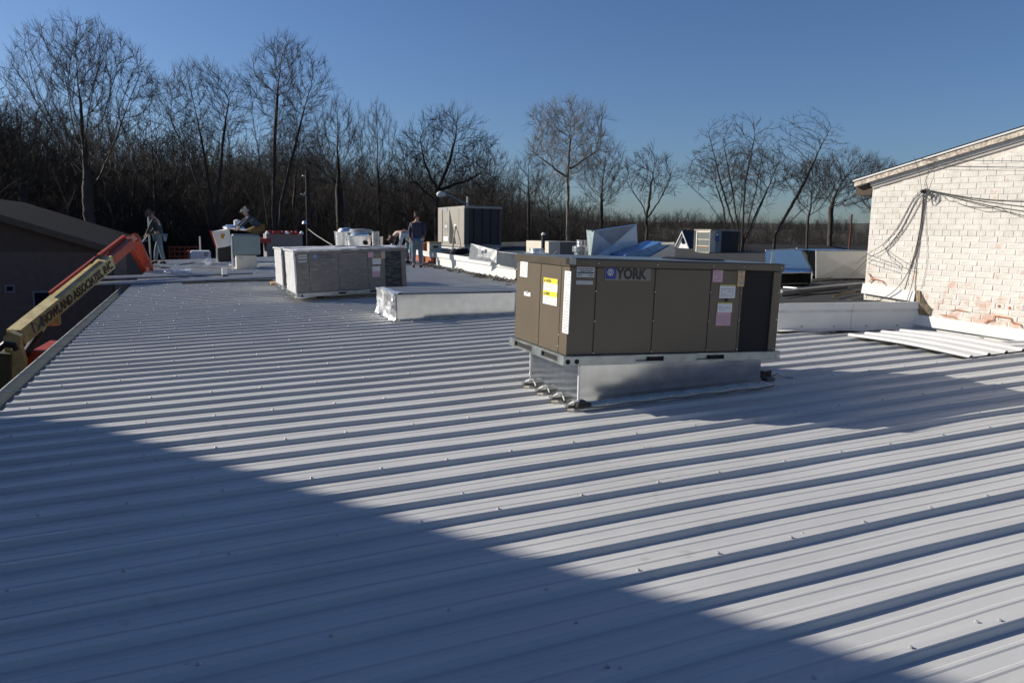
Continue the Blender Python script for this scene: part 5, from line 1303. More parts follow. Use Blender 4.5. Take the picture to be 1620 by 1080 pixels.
for i in range(24): z = z0_+.04+i*(zt_-z0_-.08)/24; mb.beam((n2.x+.02, yb_+.09, z), (r0_.x-.02, yb_+.27, z), .01, .008)
mb.build('coil_fins', M_COIL, t, kind='stuff')
# ducts with blue film by the brick wall
def duct_box(name, label, fpx, depth, m_front, m_top, open_left=False):
    """fpx: bottom left/right and top right/left of the front face in the photo; stands on the flat roof"""
    g0 = flat(fpx[0]); g1 = flat(fpx[1]); y0_, y1_ = g0.y, g1.y
    T1 = at_y(fpx[2], y1_); T0 = at_y(fpx[3], y0_)
    t = thing(name, label, 'duct', g0); D = Vector(depth)
    up_ = Vector((0, 0, .015))
    mb = W(t); ctr = (g0+g1+T0+T1)/4+Vector((0, -.02, 0))
    mb.add([g0+up_, g1+up_, T1, T0, ctr], [(0, 1, 4), (1, 2, 4), (2, 3, 4), (3, 0, 4)]); mb.build('front_face', m_front, t)
    mb = W(t); mb.add([T0, T1, T1+D, T0+D], [(0, 1, 2, 3)]); mb.build('top_face', m_top, t)
    mb = W(t); mb.add([g1+up_, g1+D+up_, T1+D, T1], [(0, 1, 2, 3)]); mb.add([g0+D+up_, g1+D+up_, T1+D, T0+D], [(3, 2, 1, 0)]); mb.build('rear_faces', M_GALV2, t)
    mb = W(t)
    if not open_left: mb.add([g0+up_, g0+D+up_, T0+D, T0], [(0, 1, 2, 3)]); mb.build('left_face', M_GALV2, t)
    else: mb.add([g0+D*.3+up_+Vector((.05, 0, 0)), g0+D+up_, T0+D, T0+D*.3+Vector((.05, 0, 0))], [(0, 1, 2, 3)]); mb.build('dark_inside', M_DARK, t)
    mb = W(t); mb.tube([T0, T1], .010, 5); mb.tube([T0, g0+up_], .010, 5); mb.tube([T1, g1+up_], .008, 5); mb.build('flange', M_GALV2, t)
    return t, g0, g1, T0, T1
dB, b0, b1, tB0, tB1 = duct_box('square_duct', 'pale square duct with blue film on top beside the corner of the brick wall', [(1291, 441.5), (1378, 441.5), (1378, 396.5), (1291, 396.5)], (.25, 1.2, 0), M_GALV2, M_BLUEF, True)
ex = tB0+Vector((-.25, .25, .05)); mb = W(dB); mb.add([tB0, tB0+Vector((.1, .5, .02)), ex+Vector((.1, .3, 0)), ex], [(0, 1, 2, 3)]); mb.tube([ex, ex-Vector((0, 0, .16))], .012, 5); mb.build('collar', M_GALV, dB)
g0 = flat((1212, 452)); y_ = 10.9
P = [at_y(p, y_) for p in ((1211, 425), (1283, 425), (1287, 418), (1268, 396.5), (1254, 394), (1211, 396))]
dA = thing('transition_duct', 'blue film covered duct transition with an open dark mouth facing the camera', 'duct', (P[0].x, y_, fz_(P[0].x, y_)))
mb = W(dA); mb.slab([P[0], P[1], P[3], P[4], P[5]], (.03, .03, 0)); mb.build('sloped_top', M_BLUEF, dA)
Q = [at_y(p, y_-.45) for p in ((1206, 433), (1286, 431))]
mb = W(dA); mb.slab([Q[0], Q[1], P[1]+Vector((0, -.02, 0)), P[0]+Vector((0, -.02, 0))], (0, .01, .012)); mb.build('top_face', M_BLUEF, dA)
zf_ = fz_(Q[0].x, y_-.4)+.012
mb = W(dA); mb.box((Q[0].x, y_-.10, zf_), (Q[1].x-.05, y_-.05, Q[1].z-.01)); mb.build('dark_inside', M_DARK, dA)
mb = W(dA); mb.box((Q[1].x-.035, y_-.45, zf_), (Q[1].x-.005, y_, Q[1].z-.006)); mb.build('end_face', M_GALV, dA)
mb = W(dA); mb.tube([P[5], P[4], P[3], P[1]], .010, 5); mb.tube([Q[0], Q[1]], .010, 5); mb.build('flange', M_GALV2, dA)
# long pipes and strips lying on the membrane
for i, (pa, pb, r, m, lab) in enumerate((((1236, 464), (1378, 450), .028, M_STEEL, 'long grey pipe lying across the black roof'), ((1236, 470), (1340, 456), .02, M_BLACK, 'black hose lying in front of the grey pipe'), ((1236, 451), (1300, 450), .012, M_GALV, 'thin bright strip lying before the blue duct'),
        ((1318, 471), (1352, 464), .016, mat('brown_stick', (.12, .08, .04), .9), 'brown stick lying on the black roof near the flashing'), ((1240, 457), (1262, 459), .02, M_STEEL, 'short metal offcut beside the end of the grey pipe'))):
    a, b = flat(pa), flat(pb); a.z += r+.005; b.z += r+.005; t = MB(Matrix.Translation(-a)); mid = (a+b)/2+Vector((0, .02, .004)); t.tube([a, mid, b], r, 8)
    o = t.build('pipe', m, None); o.location = a; tag(o, lab, 'pipe')

# ================================================================== THINGS AT THE FAR END OF THE METAL ROOF
# galvanised square unit on white curb
q0 = roof((373, 428)); yy = q0.y; q1 = at_y((407, 424), yy); zc = at_y((390, 404), yy).z; zt3 = at_y((390, 371), yy).z
bx = thing('square_exhaust_unit', 'grey green square exhaust unit on a pale curb at the far end of the roof', 'exhaust unit', (q0.x, yy, rz_(q0.x, yy)))
mb = W(bx); mb.bbox((q0.x+.03, yy, rz_(q0.x, yy)), (q1.x-.01, yy+.9, zc), .01); mb.build('curb', M_BEIGE, bx)
mb = W(bx); e0_ = at_y((368, 404), yy).x; e1_ = at_y((412, 404), yy).x; mb.bbox((e0_, yy-.06, zc+.001), (e1_, yy+1.0, zt3), .04); mb.build('housing', mat('grey_green_sheet', (.20, .25, .26), .4, .5, .1, 2), bx)
mb = W(bx); mb.bbox((e0_-.03, yy-.02, rz_(q0.x, yy)), (e0_+.02, yy+.05, zt3-.03), .01); mb.build('corner_strip', M_WHITE, bx)
mb = W(bx); mb.box((q0.x+.10, yy-.008, zc-.14), (q0.x+.24, yy-.001, zc-.03)); mb.build('grey_label', M_SILVER, bx)
# exhaust fans in spun aluminium
def fan(name, lab, pl, pr, pt, pb, y, m=M_ALU, dome=False, hole=False):
    a, b = at_y((pl, pt), y), at_y((pr, pt), y); c = (a+b)/2; r = (b.x-a.x)/2; z0_ = at_y(((pl+pr)/2, pb), y).z; h = c.z-z0_
    t = thing(name, lab, 'exhaust fan', (c.x, y, z0_))
    MB().lathe((0, 0, 0), [(r*.80, 0), (r*.82, h*.05), (r*.97, h*.94), (r, h*.96), (r, h), (r*.93, h), (r*.90, h*.9), (.02, h*.86)], 28).build('wind_band', m, t, smooth=False)
    o = t.children[0]; smooth_by_angle(o)
    if dome: o = MB().lathe((r*.1, 0, h*.86), [(r*.75, 0), (r*.72, h*.18), (r*.55, h*.30), (.02, h*.34)], 24).build('motor_dome', m, t); smooth_by_angle(o)
    if hole: MB().lathe((r*.35, -r*.93, h*.55), [(r*.16, 0), (r*.16, .03), (r*.1, .035)], 14, (0, -1, 0)).build('wiring_hole', M_DARK, t)
    return t
yf = 27.5
fan('upblast_fan', 'tall white aluminium fan bowl at the left of the fan group', 528, 562, 366, 396, yf+.6, M_ALU, True)
fan('upblast_fan', 'front aluminium fan with a round dark hole in its side', 546, 588, 372, 398, yf-.5, M_ALU, True, True)
fan('upblast_fan', 'small spun fan at the right of the fan group', 588, 600, 366, 394, yf+.4, M_GALV2)
fan('upblast_fan', 'short bright fan beside the right end of the fan group', 600, 606, 374, 396, yf+.2, M_ALU)
c = at_y((571, 361), yf-.1); t = thing('fan_cap', 'flat round cap resting on the front aluminium fan', 'fan cap', (c.x, yf-.1, c.z-.14)); o = MB().lathe((0, 0, -.04), [(.38, 0), (.40, .02), (.40, .12), (.38, .14), (.02, .16)], 28).build('cap', M_STEEL, t); smooth_by_angle(o)
# base platform that carries the fans (hidden by the wrapped units)
cb = thing('fan_curb', 'low curb below the group of aluminium fans', 'roof curb', (at_y((565, 398), yf).x, yf, rz_(5, yf)))
a = at_y((528, 398), yf).x; b = at_y((606, 398), yf).x; mb = W(cb); mb.box((a, yf-1.1, rz_(a, yf)), (b, yf+1.2, at_y((565, 397.5), yf).z)); mb.build('curb_box', M_GALV2, cb)
# tilted fan drum left of the square unit
yk_ = 31.5
t = thing('tilted_fan', 'tilted white fan drum with a red edge left of the square unit', 'exhaust fan', at_y((352, 404), yk_))
base = at_y((354, 390), yk_); axis = Vector((-.20, -.05, 1)).normalized(); r = .36
o = W(t).lathe(base, [(r*.8, 0), (r, .62), (r*1.03, .63), (r*.9, .60), (.02, .55)], 24, axis).build('drum', M_WHITE, t); smooth_by_angle(o)
o = W(t).lathe(base+axis*.70+Vector((.55, 0, .02)), [(.05, -.06), (.42, -.05), (.45, .0), (.30, .10), (.02, .14)], 24, Vector((.1, 0, 1))).build('fan_hood', M_ALU, t); smooth_by_angle(o)
o = W(t).lathe(base+Vector((.52, 0, .92)), [(.12, -.08), (.14, .06), (.05, .12)], 14, Vector((.1, 0, 1))).build('motor_cap', M_WHITE, t)
mb = W(t); mb.slab([base+Vector((-.32, -.36, -.03)), base+Vector((-.26, -.38, -.03)), base+Vector((-.42, -.40, .60)), base+Vector((-.50, -.38, .62))], (0, .02, 0)); mb.build('red_edge', M_RED, t)
mb = W(t); mb.slab([at_y((349, 370), yk_-.5), at_y((356, 370), yk_-.5), at_y((354, 378), yk_-.5), at_y((350, 377), yk_-.5)], (0, .02, 0)); mb.build('yellow_label', mat('amber_label', (.45, .22, .02), .6), t)
mb = W(t); zz = rz_(base.x, yk_); mb.beam((base.x-.28, yk_-.1, -2.2), (base.x-.26, yk_-.1, base.z), .05, .05, up=(0, 1, 0)); mb.beam((base.x+.28, yk_-.1, -2.2), (base.x+.28, yk_-.1, base.z), .05, .05, up=(0, 1, 0)); mb.build('stand', M_GALV2, t)
mb = W(t); mb.box((base.x-.22, yk_-.05, zz), (base.x+.30, yk_+.4, base.z)); mb.build('dark_curb', M_BLACK, t)
# red rimmed long bin
yr = 37.0
a, b = at_y((422, 392), yr), at_y((479, 392), yr); zt4 = at_y((450, 369), yr).z
t = thing('long_bin', 'long grey container with a dull red rim behind the square unit', 'container', (a.x, yr, GROUND))
mb = W(t); mb.box((a.x, yr, GROUND), (b.x, yr+2, zt4)); mb.build('body', mat('grey_violet_sheet', (.19, .185, .20), .7), t)
mb = W(t); mb.box((a.x-.7, yr-.04, zt4-.45), (a.x+.2, yr+2, zt4-.25)); mb.box((a.x-.02, yr-.05, zt4+.001), (b.x-.35, yr+.1, zt4+.12)); mb.build('red_rim', M_RED, t)
for px in (423, 433, 447, 454, 462, 469, 477):
    c = at_y((px, 367), yr-.1); t2 = MB(Matrix.Translation(-c)); s_ = .05+.03*((px*7) % 3)/2
    t2.lathe(c+Vector((0, 0, -.10)), [(s_*1.6, 0), (s_*1.9, .05), (s_*.9, .12), (.02, .15)], 8); o = t2.build('rag_bundle', M_BAG if px in (423, 454, 477) else M_RED, None); o.location = c
    tag(o, {423: 'white rag at the left end of the red rimmed container', 433: 'red lump second from left on the long container', 447: 'red lump in the middle of the long container rim', 454: 'tall white bottle shape on the long container', 462: 'red lump right of the white bottle on the container', 469: 'red lump near the right end of the container', 477: 'white bundle at the right end of the long container'}[px], 'bundle')
# white appliance crate, orange railing behind
yw = 36.6
a, b = at_y((300.5, 411), yw), at_y((334, 411), yw); zt5 = at_y((317, 397), yw).z
t = thing('white_crate', 'low white box with a small grey label behind the far edge of the roof', 'crate', (a.x, yw, a.z))
mb = W(t); mb.bbox((a.x, yw, GROUND+3), (b.x, yw+1, zt5), .06); mb.build('case', M_PAPER, t)
c = at_y((326, 402), yw-.02); mb = W(t); mb.box((c.x-.08, yw-.012, c.z-.09), (c.x+.08, yw-.002, c.z+.09)); mb.build('grey_label', M_STEEL, t)
mb = W(t); mb.box((a.x-.12, yw+.1, GROUND+3), (a.x-.01, yw+.9, zt5)); mb.build('red_side', M_RED, t)
t = thing('orange_lift', 'orange scissor lift railing standing behind the far roof edge', 'lift', at_y((285, 412), 39.0))
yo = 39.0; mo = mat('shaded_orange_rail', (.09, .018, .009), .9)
for px in (268, 276, 284, 292, 299, 313): a = at_y((px, 416), yo); b = at_y((px, 391), yo); mb = W(t); mb.beam((a.x, yo, GROUND+2.5), (b.x, yo, b.z), .07, .07, up=(0, 1, 0)); mb.build('post', mo, t)
for py in (391, 398, 406): mb = W(t); mb.beam(at_y((266, py), yo), at_y((314, py), yo), .06, .06); mb.build('rail', mo, t)
mb = W(t); mb.box((at_y((266, 410), yo).x, yo, GROUND+.5), (at_y((330, 410), yo).x, yo+1.6, GROUND+2.6)); mb.build('platform', M_STEEL, t)
for px, top, lab in ((316, 374, 'thin white pole rising beside the white crate'), (234.5, 342, 'thin grey pole standing behind the worker at the left')):
    a = at_y((px, top), 38.5); o = MB().tube([(0, 0, 0), (0, 0, a.z-GROUND)], .04, 7).build('thin_pole', M_GALV2, None); o.location = (a.x, 38.5, GROUND); tag(o, lab, 'pole')
# blue bucket / ball
c = roof((358.5, 411)); c = at_y((358.5, 406), 33.6); o = MB().lathe((0, 0, -.2), [(.02, 0), (.14, .03), (.20, .14), (.19, .26), (.12, .36), (.02, .4)], 18).build('blue_ball', M_BLUEP, None, smooth=True); o.location = c; tag(o, 'shiny blue ball at the foot of the square exhaust unit', 'ball')
MBw = None
# litter and scraps
def scrap(name, lab, px, size, m, cat='litter', flatn=.4, seed=0):
    c = roof(px); r_ = random.Random(seed); mb = MB(); P = []
    for j in range(5):
        for i in range(8):
            a = i*math.pi/4; th = (j/4)*math.pi; rr = size*math.sin(th)*(r_.uniform(.65, 1.15)); P.append((rr*math.cos(a), rr*math.sin(a)*.8, size*flatn*(1-math.cos(th))*r_.uniform(.8, 1.1)))
    mb.add(P, [(j*8+i, j*8+(i+1) % 8, (j+1)*8+(i+1) % 8, (j+1)*8+i) for j in range(4) for i in range(8)])
    o = mb.build(name, m, None); o.location = (c.x, c.y, rz_(c.x, c.y)+.015); tag(o, lab, cat); return o
scrap('plastic_bag', 'white plastic bag standing near the far edge of the metal roof', (330, 421), .15, M_BAG, flatn=1.0, seed=1)
scrap('wrap_scrap', 'small white scrap at the left of the litter on the far roof', (269, 434), .17, M_BAG, seed=2)
scrap('wrap_scrap', 'long crumpled white wrap at the end of the dark strip', (293, 434), .26, M_BAG, flatn=.3, seed=3)
scrap('foil_scrap', 'bright foil scrap at the left foot of the square unit', (367, 421), .12, M_FOIL, seed=4)
scrap('foil_scrap', 'tiny foil scrap below the corner of the square unit', (370, 427), .10, M_FOIL, seed=5)
for (pa, pb, w, h, m, lab) in (((303, 435), (336, 435), .10, .03, M_BLACK, 'dark flat strip lying by the crumpled wrap'), ((241, 423), (262, 426), .30, .03, M_BLACK, 'black tool lying at the feet of the worker on the left'), ((285, 421), (308, 417), .03, .03, M_BLACK, 'bent black rod lying on the far roof'),
        ((303, 424), (365, 428), .05, .02, M_BLACK, 'long dark cord running to the square unit'), ((413, 420), (434, 420), .30, .02, M_SHEET, 'bright flat sheet between the square unit and the rear wrapped unit'), ((416, 425), (434, 426), .25, .05, M_SHEET, 'second bright sheet in front of it by the wrapped unit')):
    a, b = roof(pa), roof(pb); a.z += .05; b.z += .05; mb = MB(Matrix.Translation(-a)); mb.beam(a, b, w, h); o = mb.build('strip', m, None); o.location = a; tag(o, lab, 'strip')
c = roof((355.5, 440)); t = thing('vent_pipe', 'short white vent pipe with a dark boot in the middle of the far roof', 'vent pipe', (c.x, c.y, rz_(c.x, c.y)))
MB().lathe((0, 0, 0), [(.16, 0), (.09, .06), (.085, .10)], 16).build('boot', M_BLACK, t); MB().lathe((0, 0, .09), [(.075, 0), (.075, .20), (.05, .20), (.05, .15)], 16).build('pipe', M_PAPER, t)
# two long loose sheets overhanging the eave
for (pl, pr, lab) in (((151, 452), (284, 449), 'nearer loose white sheet sticking out over the left eave'), ((156, 442), (284, 440), 'farther loose white sheet sticking out over the left eave')):
    r_ = roof(pr); yS = r_.y; a = at_y(pl, yS-.0)
    t = thing('roofing_sheet', lab, 'roofing sheet', (a.x, yS, a.z))
    xe = r_.x+(3.0 if pl[1] > 445 else 2.0)
    ribbed_sheet(t, 'sheet', M_ROOF, lambda u, v, w, a=a, yS=yS: (a.x+u, yS+v, rz_(a.x+u, yS+v)+.06+w), .92, xe-a.x, .3275, .034)
a = roof((288, 451)); b = roof((432, 446)); a.z += .05; b.z += .05; mb = MB(Matrix.Translation(-a)); mb.beam(a, b, .05, .05); o = mb.build('trim_strip', mat('dark_trim', (.05, .055, .05), .6), None); o.location = a; tag(o, 'long dark trim lying along the ribs before the rear wrapped unit', 'trim')

# utility pole with lamp, stay cable
yu = 44.0; a = at_y((485.5, 270), yu); t = thing('utility_pole', 'dark wooden utility pole with a small lamp left of centre', 'utility pole', (a.x, yu, GROUND))
MB().tube([(0, 0, 0), (.02, 0, a.z-GROUND)], [.17, .12], 10).build('pole', M_BARKD, t)
mb = W(t); c = at_y((478, 278), yu); mb.beam((a.x, yu, c.z-.05), (c.x, yu-.1, c.z), .06, .06); mb.build('bracket', M_WHITE, t)
mb = W(t); c = at_y((479, 308), yu); mb.beam((a.x, yu, c.z), (c.x-.1, yu-.1, c.z+.03), .08, .05); mb.beam((a.x-.25, yu-.1, c.z-.08), (a.x-.1, yu-.1, c.z+.15), .06, .06); mb.build('crossarm', M_STEEL, t)
c = at_y((481.5, 352), yu-.3); o = W(t).lathe(c-Vector((0, 0, .12)), [(.03, 0), (.13, .05), (.10, .16), (.02, .24)], 12).build('lamp', M_ALU, t)
P = [at_y(p, y) for p, y in (((487, 362), 44), ((500, 372), 41), ((516, 382), 38), ((526, 388), 36))]
mb = MB(Matrix.Translation(-P[0])); mb.tube(P, .022, 5); o = mb.build('stay_cable', M_WIREL, None); o.location = P[0]; tag(o, 'pale cable sloping down right from the utility pole', 'cable')
a = at_y((1347, 339), 40); o = MB().tube([(0, 0, 0), (.05, 0, a.z-GROUND)], .06, 8).build('rusty_pole', mat('dark_rust', (.10, .04, .022), .9), None); o.location = (a.x, 40, GROUND); tag(o, 'rust brown pole standing left of the brick corner', 'pole')

# ================================================================== BOOM LIFT
bl_ = thing('boom_lift', 'orange and cream boom lift reaching up beside the left eave of the roof', 'boom lift', (-4.3, 19.0, GROUND))
E0 = at_y((34, 526), 19.4); E1 = at_y((171, 414), 22.6); E2 = at_y((210, 381), 24.6)
# main boom, cream section
dirb = (E1-E0).normalized(); upb = Vector((0, 0, 1)); sideb = dirb.cross(upb).normalized(); un = sideb.cross(dirb).normalized()
mb = W(bl_); mb.beam(E0-dirb*.2, E1, .32, .36, w2=.30, h2=.35); bm_ = mb.build('boom_section', M_CREAM, bl_)
mb = W(bl_); mb.beam(E1-dirb*.1, E2, .22, .26, w2=.22, h2=.26); mb.build('inner_boom', M_ORANGE, bl_)
mb = W(bl_); mb.beam(E0+un*.26+dirb*1.4-sideb*.1, E1+un*.25-sideb*.1-dirb*.3, .06, .07); mb.beam(E1+un*.24-sideb*.1-dirb*.2, E2+un*.21-sideb*.1-dirb*.2, .08, .09); mb.build('hose_guard', M_ORANGE, bl_)
mb = W(bl_); mb.tube([E1-dirb*.7+un*.28, E1-dirb*.5+un*.31, E1-dirb*.3+un*.27], .035, 6); mb.build('hose_loop', M_BLACK, bl_)
# lettering on the side that faces the camera
fx = dirb; fside = sideb if sideb.dot(-CF) > 0 else -sideb
L_ = (E1-E0).length; o0 = E0+dirb*L_*.135-un*.115+fside*.167
M = minv(bl_) @ frame(o0, fx, un)
tw = text_mesh('NOWLAND ASSOCIATES, INC.', .30, .004, .008); wx = max(v.co.x for v in tw.vertices); bpy.data.meshes.remove(tw)
text('NOWLAND ASSOCIATES, INC.', .30, bm_, M, mat('faded_brown_lettering', (.07, .045, .03), .6), 'lettering', extrude=.004, offset=.008, xs=L_*.84/wx)
lg = MB(minv(bl_)); o1 = E0+dirb*L_*.045-un*.10+fside*.165
for a, b in (((0, 0), (.0, .26)), ((0, .26), (.32, .0)), ((.32, 0), (.32, .26)), ((.12, .0), (.42, .20))): lg.beam(o1+dirb*a[0]+un*a[1], o1+dirb*b[0]+un*b[1], .01, .05, up=fside)
lg.build('emblem', mat('grey_blue_emblem', (.16, .18, .24), .6), bm_)
# jib folding down behind the roof edge
K = at_y((213, 374), 24.8); J1 = at_y((238, 425), 27.8); J2 = at_y((228, 428), 27.4)
mb = W(bl_); mb.beam(K, J1, .17, .18, up=(1, 0, 0)); mb.build('jib', M_ORANGE, bl_)
mb = W(bl_); mb.beam(at_y((205, 386), 24.5), J2, .13, .13, up=(1, 0, 0)); mb.build('jib_link', M_ORANGE, bl_)
mb = W(bl_); mb.lathe(K-Vector((0, .25, .05)), [(.14, 0), (.14, .32)], 14, (0, 1, 0)); mb.build('knuckle', M_ORANGE, bl_)
mb = W(bl_); mb.beam(at_y((206, 380), 24.3), at_y((214, 374), 24.3), .1, .16); mb.build('knuckle_pin_plate', mat('pale_orange_wear', (.60, .30, .20), .5), bl_)
for sg_ in (0, 1): mb = W(bl_); a = at_y((230-sg_*3, 412), 27.0); mb.lathe(a, [(.05, 0), (.05, .1)], 8, (0, -1, 0)); mb.build('pin', M_BLACK, bl_)
# base riser: cream upright, dark counterweight, lift cylinder, orange chassis
riser = [(31, 536), (32, 548), (41, 575), (39, 594), (20, 622), (2, 700), (-12, 700), (7, 560), (8, 540)]
yb2 = 18.7; P = [at_y(p, yb2) for p in riser]; mb = W(bl_); mb.slab(P, (-.08, .65, 0)); mb.build('riser', M_CREAM, bl_)
P = [at_y(p, yb2-.02) for p in ((5, 533), (14, 525), (33, 532), (31, 552), (8, 556))]; mb = W(bl_); mb.slab(P, (-.05, .7, 0)); mb.build('riser_head', M_CREAM, bl_)
P = [at_y(p, yb2-.25) for p in ((-45, 556), (16, 560), (17, 640), (8, 700), (-45, 700))]; mb = W(bl_); mb.slab(P, (-.1, 1.2, 0)); mb.build('counterweight', mat('dark_olive_cover', (.06, .065, .03), .6), bl_)
mb = W(bl_); mb.tube([at_y((-2, 552), yb2-.3), at_y((8, 544), yb2-.35), at_y((22, 546), yb2-.35), at_y((24, 552), yb2-.3)], .07, 7); mb.build('hose_cluster', M_BLACK, bl_)
c0_, c1_ = at_y((40, 560), 19.5), at_y((76, 507), 20.9); mid = c0_.lerp(c1_, .62)
mb = W(bl_); mb.tube([c0_, mid], .085, 10); mb.build('lift_cylinder', M_BLACK, bl_)
mb = W(bl_); mb.tube([mid, c1_], .05, 10); mb.build('cylinder_rod', M_CHROME, bl_)
c = at_y((83, 506), 20.6); mb = W(bl_); mb.bbox(c-Vector((.16, .10, .13)), c+Vector((.16, .10, .13)), .03); mb.build('cylinder_mount', M_CREAM, bl_)
P = [at_y(p, 19.6) for p in ((40, 566), (48, 556), (82, 557), (98, 560), (60, 590), (40, 640), (36, 600))]; mb = W(bl_); mb.slab(P, (.1, 1.8, 0)); mb.build('engine_hood', M_ORANGE, bl_)
P = [at_y(p, 19.3) for p in ((38, 590), (76, 566), (80, 572), (58, 592), (40, 640), (34, 625))]; mb = W(bl_); mb.slab(P, (.0, .25, 0)); mb.build('hood_panel', M_ORANGE, bl_)
xc = at_y((30, 600), 19.5).x
mb = W(bl_); mb.bbox((xc-1.2, 18.4, GROUND+.45), (xc+.9, 22.4, GROUND+1.0), .05); mb.build('chassis', M_ORANGE, bl_)
for sx in (-1.25, .95):
    for y in (18.9, 21.8):
        o = W(bl_).lathe((xc+sx-.15, y, GROUND+.48), [(.30, 0), (.46, .03), (.46, .27), (.30, .30)], 20, (1, 0, 0)).build('wheel', M_BLACK, bl_)
        MB(minv(bl_)).lathe((xc+sx-.17, y, GROUND+.48), [(.2, 0), (.2, .34)], 14, (1, 0, 0)).build('hub', M_CREAM, o)

# ================================================================== PEOPLE
def skin_mesh(name, J, E, m, parent, sub=1):
    """J: {name:(x,y,z,r)}, E: edges; grows one continuous surface"""
    ks = [k for k in J if k[0] != '_' and any(k in e for e in E)]; me = bpy.data.meshes.new(name)
    me.from_pydata([J[k][:3] for k in ks], [(ks.index(a), ks.index(b)) for a, b in E], [])
    ob = bpy.data.objects.new(name, me); COL.objects.link(ob)
    md = ob.modifiers.new('s', 'SKIN'); md.use_smooth_shade = True
    for i, k in enumerate(ks):
        sv = me.skin_vertices[0].data[i]; r = J[k][3]; sv.radius = r if isinstance(r, tuple) else (r, r)
        sv.use_root = (i == 0)
    sb = ob.modifiers.new('u', 'SUBSURF'); sb.levels = sub; sb.render_levels = sub
    dg = bpy.context.evaluated_depsgraph_get(); dg.update()
    m2 = bpy.data.meshes.new_from_object(ob.evaluated_get(dg)); bpy.data.objects.remove(ob)
    m2.materials.clear(); m2.materials.append(m); m2.shade_smooth()
    o = bpy.data.objects.new(name, m2); COL.objects.link(o); o.parent = parent; return o
M_SKIN = mat('skin', (.42, .25, .18), .6, 0, .08)
M_HAIR = mat('brown_hair', (.05, .03, .02), .8)
M_JEAN = mat('blue_jeans', (.075, .12, .17), .85, 0, .25, 6, .2)
M_SHOE = mat('dark_boots', (.02, .017, .015), .7)
def person(label, loc, rz, J, shirt, trousers=M_JEAN, hair=M_HAIR, scale=1., cap=None, sleeves=True):
    t = thing('person', label, 'person', loc, (0, 0, rz)); t.scale = (scale,)*3
    E = [('pelvis', 'waist'), ('waist', 'chest'), ('chest', 'neck'), ('neck', 'head0'), ('head0', 'head1')]
    for s in 'LR': E += [('chest', 'sh'+s), ('sh'+s, 'el'+s), ('el'+s, 'wr'+s), ('pelvis', 'hp'+s), ('hp'+s, 'kn'+s), ('kn'+s, 'an'+s), ('an'+s, 'to'+s)]
    for s in 'LR':  # palm and fingers
        w = Vector(J['wr'+s][:3]); e = Vector(J['el'+s][:3]); d = (w-e).normalized(); n = d.orthogonal().normalized(); b = d.cross(n)
        p = w+d*.06; J['pm'+s] = (*p, .026); E.append(('wr'+s, 'pm'+s))
        for f in range(4):
            a = p+b*(f-1.5)*.019+d*.02; q = a+d*(.045+.008*(1-abs(f-1.5)/2))+n*.008; q2 = q+d*.022+n*.018
            J['f%d%s' % (f, s)] = (*a, .0085); J['g%d%s' % (f, s)] = (*q, .0075); J['h%d%s' % (f, s)] = (*q2, .006); E += [('pm'+s, 'f%d%s' % (f, s)), ('f%d%s' % (f, s), 'g%d%s' % (f, s)), ('g%d%s' % (f, s), 'h%d%s' % (f, s))]
        a = w+d*.03+b*.03; q = a+d*.035+b*.022; J['t'+s] = (*a, .010); J['u'+s] = (*q, .008); E += [('wr'+s, 't'+s), ('t'+s, 'u'+s)]
    skin_mesh('body', J, E, M_SKIN, t)
    def grow_(keys, k, fix={}):
        o = {}
        for q in keys:
            x, y, z, r = J[q]; rr = tuple(a*k+.012 for a in r) if isinstance(r, tuple) else r*k+.012; o[q] = (x, y, z, fix.get(q, rr))
        return o
    ks = ['waist', 'pelvis', 'chest', 'neckb']; J['neckb'] = (*(Vector(J['chest'][:3]).lerp(Vector(J['neck'][:3]), .65)), .075)
    top = grow_(ks, 1.05); EE = [('pelvis', 'waist'), ('waist', 'chest'), ('chest', 'neckb')]
    for s in 'LR':
        top.update(grow_(['sh'+s, 'el'+s], 1.12)); v = Vector(J['el'+s][:3]).lerp(Vector(J['wr'+s][:3]), .92); top['cu'+s] = (*v, .047); EE += [('chest', 'sh'+s), ('sh'+s, 'el'+s), ('el'+s, 'cu'+s)]
    skin_mesh('jacket', top, EE, shirt, t)
    bot = grow_(['pelvis'], 1.12); EE = []
    for s in 'LR':
        bot.update(grow_(['hp'+s, 'kn'+s], 1.12)); v = Vector(J['kn'+s][:3]).lerp(Vector(J['an'+s][:3]), .93); bot['hm'+s] = (*v, .068); EE += [('pelvis', 'hp'+s), ('hp'+s, 'kn'+s), ('kn'+s, 'hm'+s)]
    skin_mesh('trousers', bot, EE, trousers, t)
    for s in 'LR':
        a = Vector(J['an'+s][:3]); b = Vector(J['to'+s][:3]); h = a-(b-a)*.35
        skin_mesh('boot', {'a': (a.x, a.y, a.z-.01, .055), 'h': (h.x, h.y, min(a.z, b.z)-.005, .045), 'm': (*a.lerp(b, .5), .048), 't': (*b, .042)}, [('a', 'h'), ('a', 'm'), ('m', 't')], M_SHOE, t)
    # head details: hair cap, nose, ears
    c = (Vector(J['head0'][:3])+Vector(J['head1'][:3]))/2; up_ = (Vector(J['head1'][:3])-Vector(J['head0'][:3])).normalized()
    f = Vector(J.get('_face', (0, -1, 0))[:3]).normalized(); f = (f-up_*f.dot(up_)).normalized(); sd = up_.cross(f)
    skin_mesh('hair', {'a': (*(c+up_*.045-f*.015), .098), 'b': (*(c+up_*.085-f*.005), .075), 'c': (*(c-f*.045-up_*.02), .075)}, [('a', 'b'), ('a', 'c')], cap or hair, t)
    if cap:
        mb = MB(); a = c+up_*.05+f*.07; mb.slab([a-sd*.07, a+sd*.07, a+sd*.05+f*.08, a-sd*.05+f*.08], up_*.012); mb.build('cap_peak', cap, t)
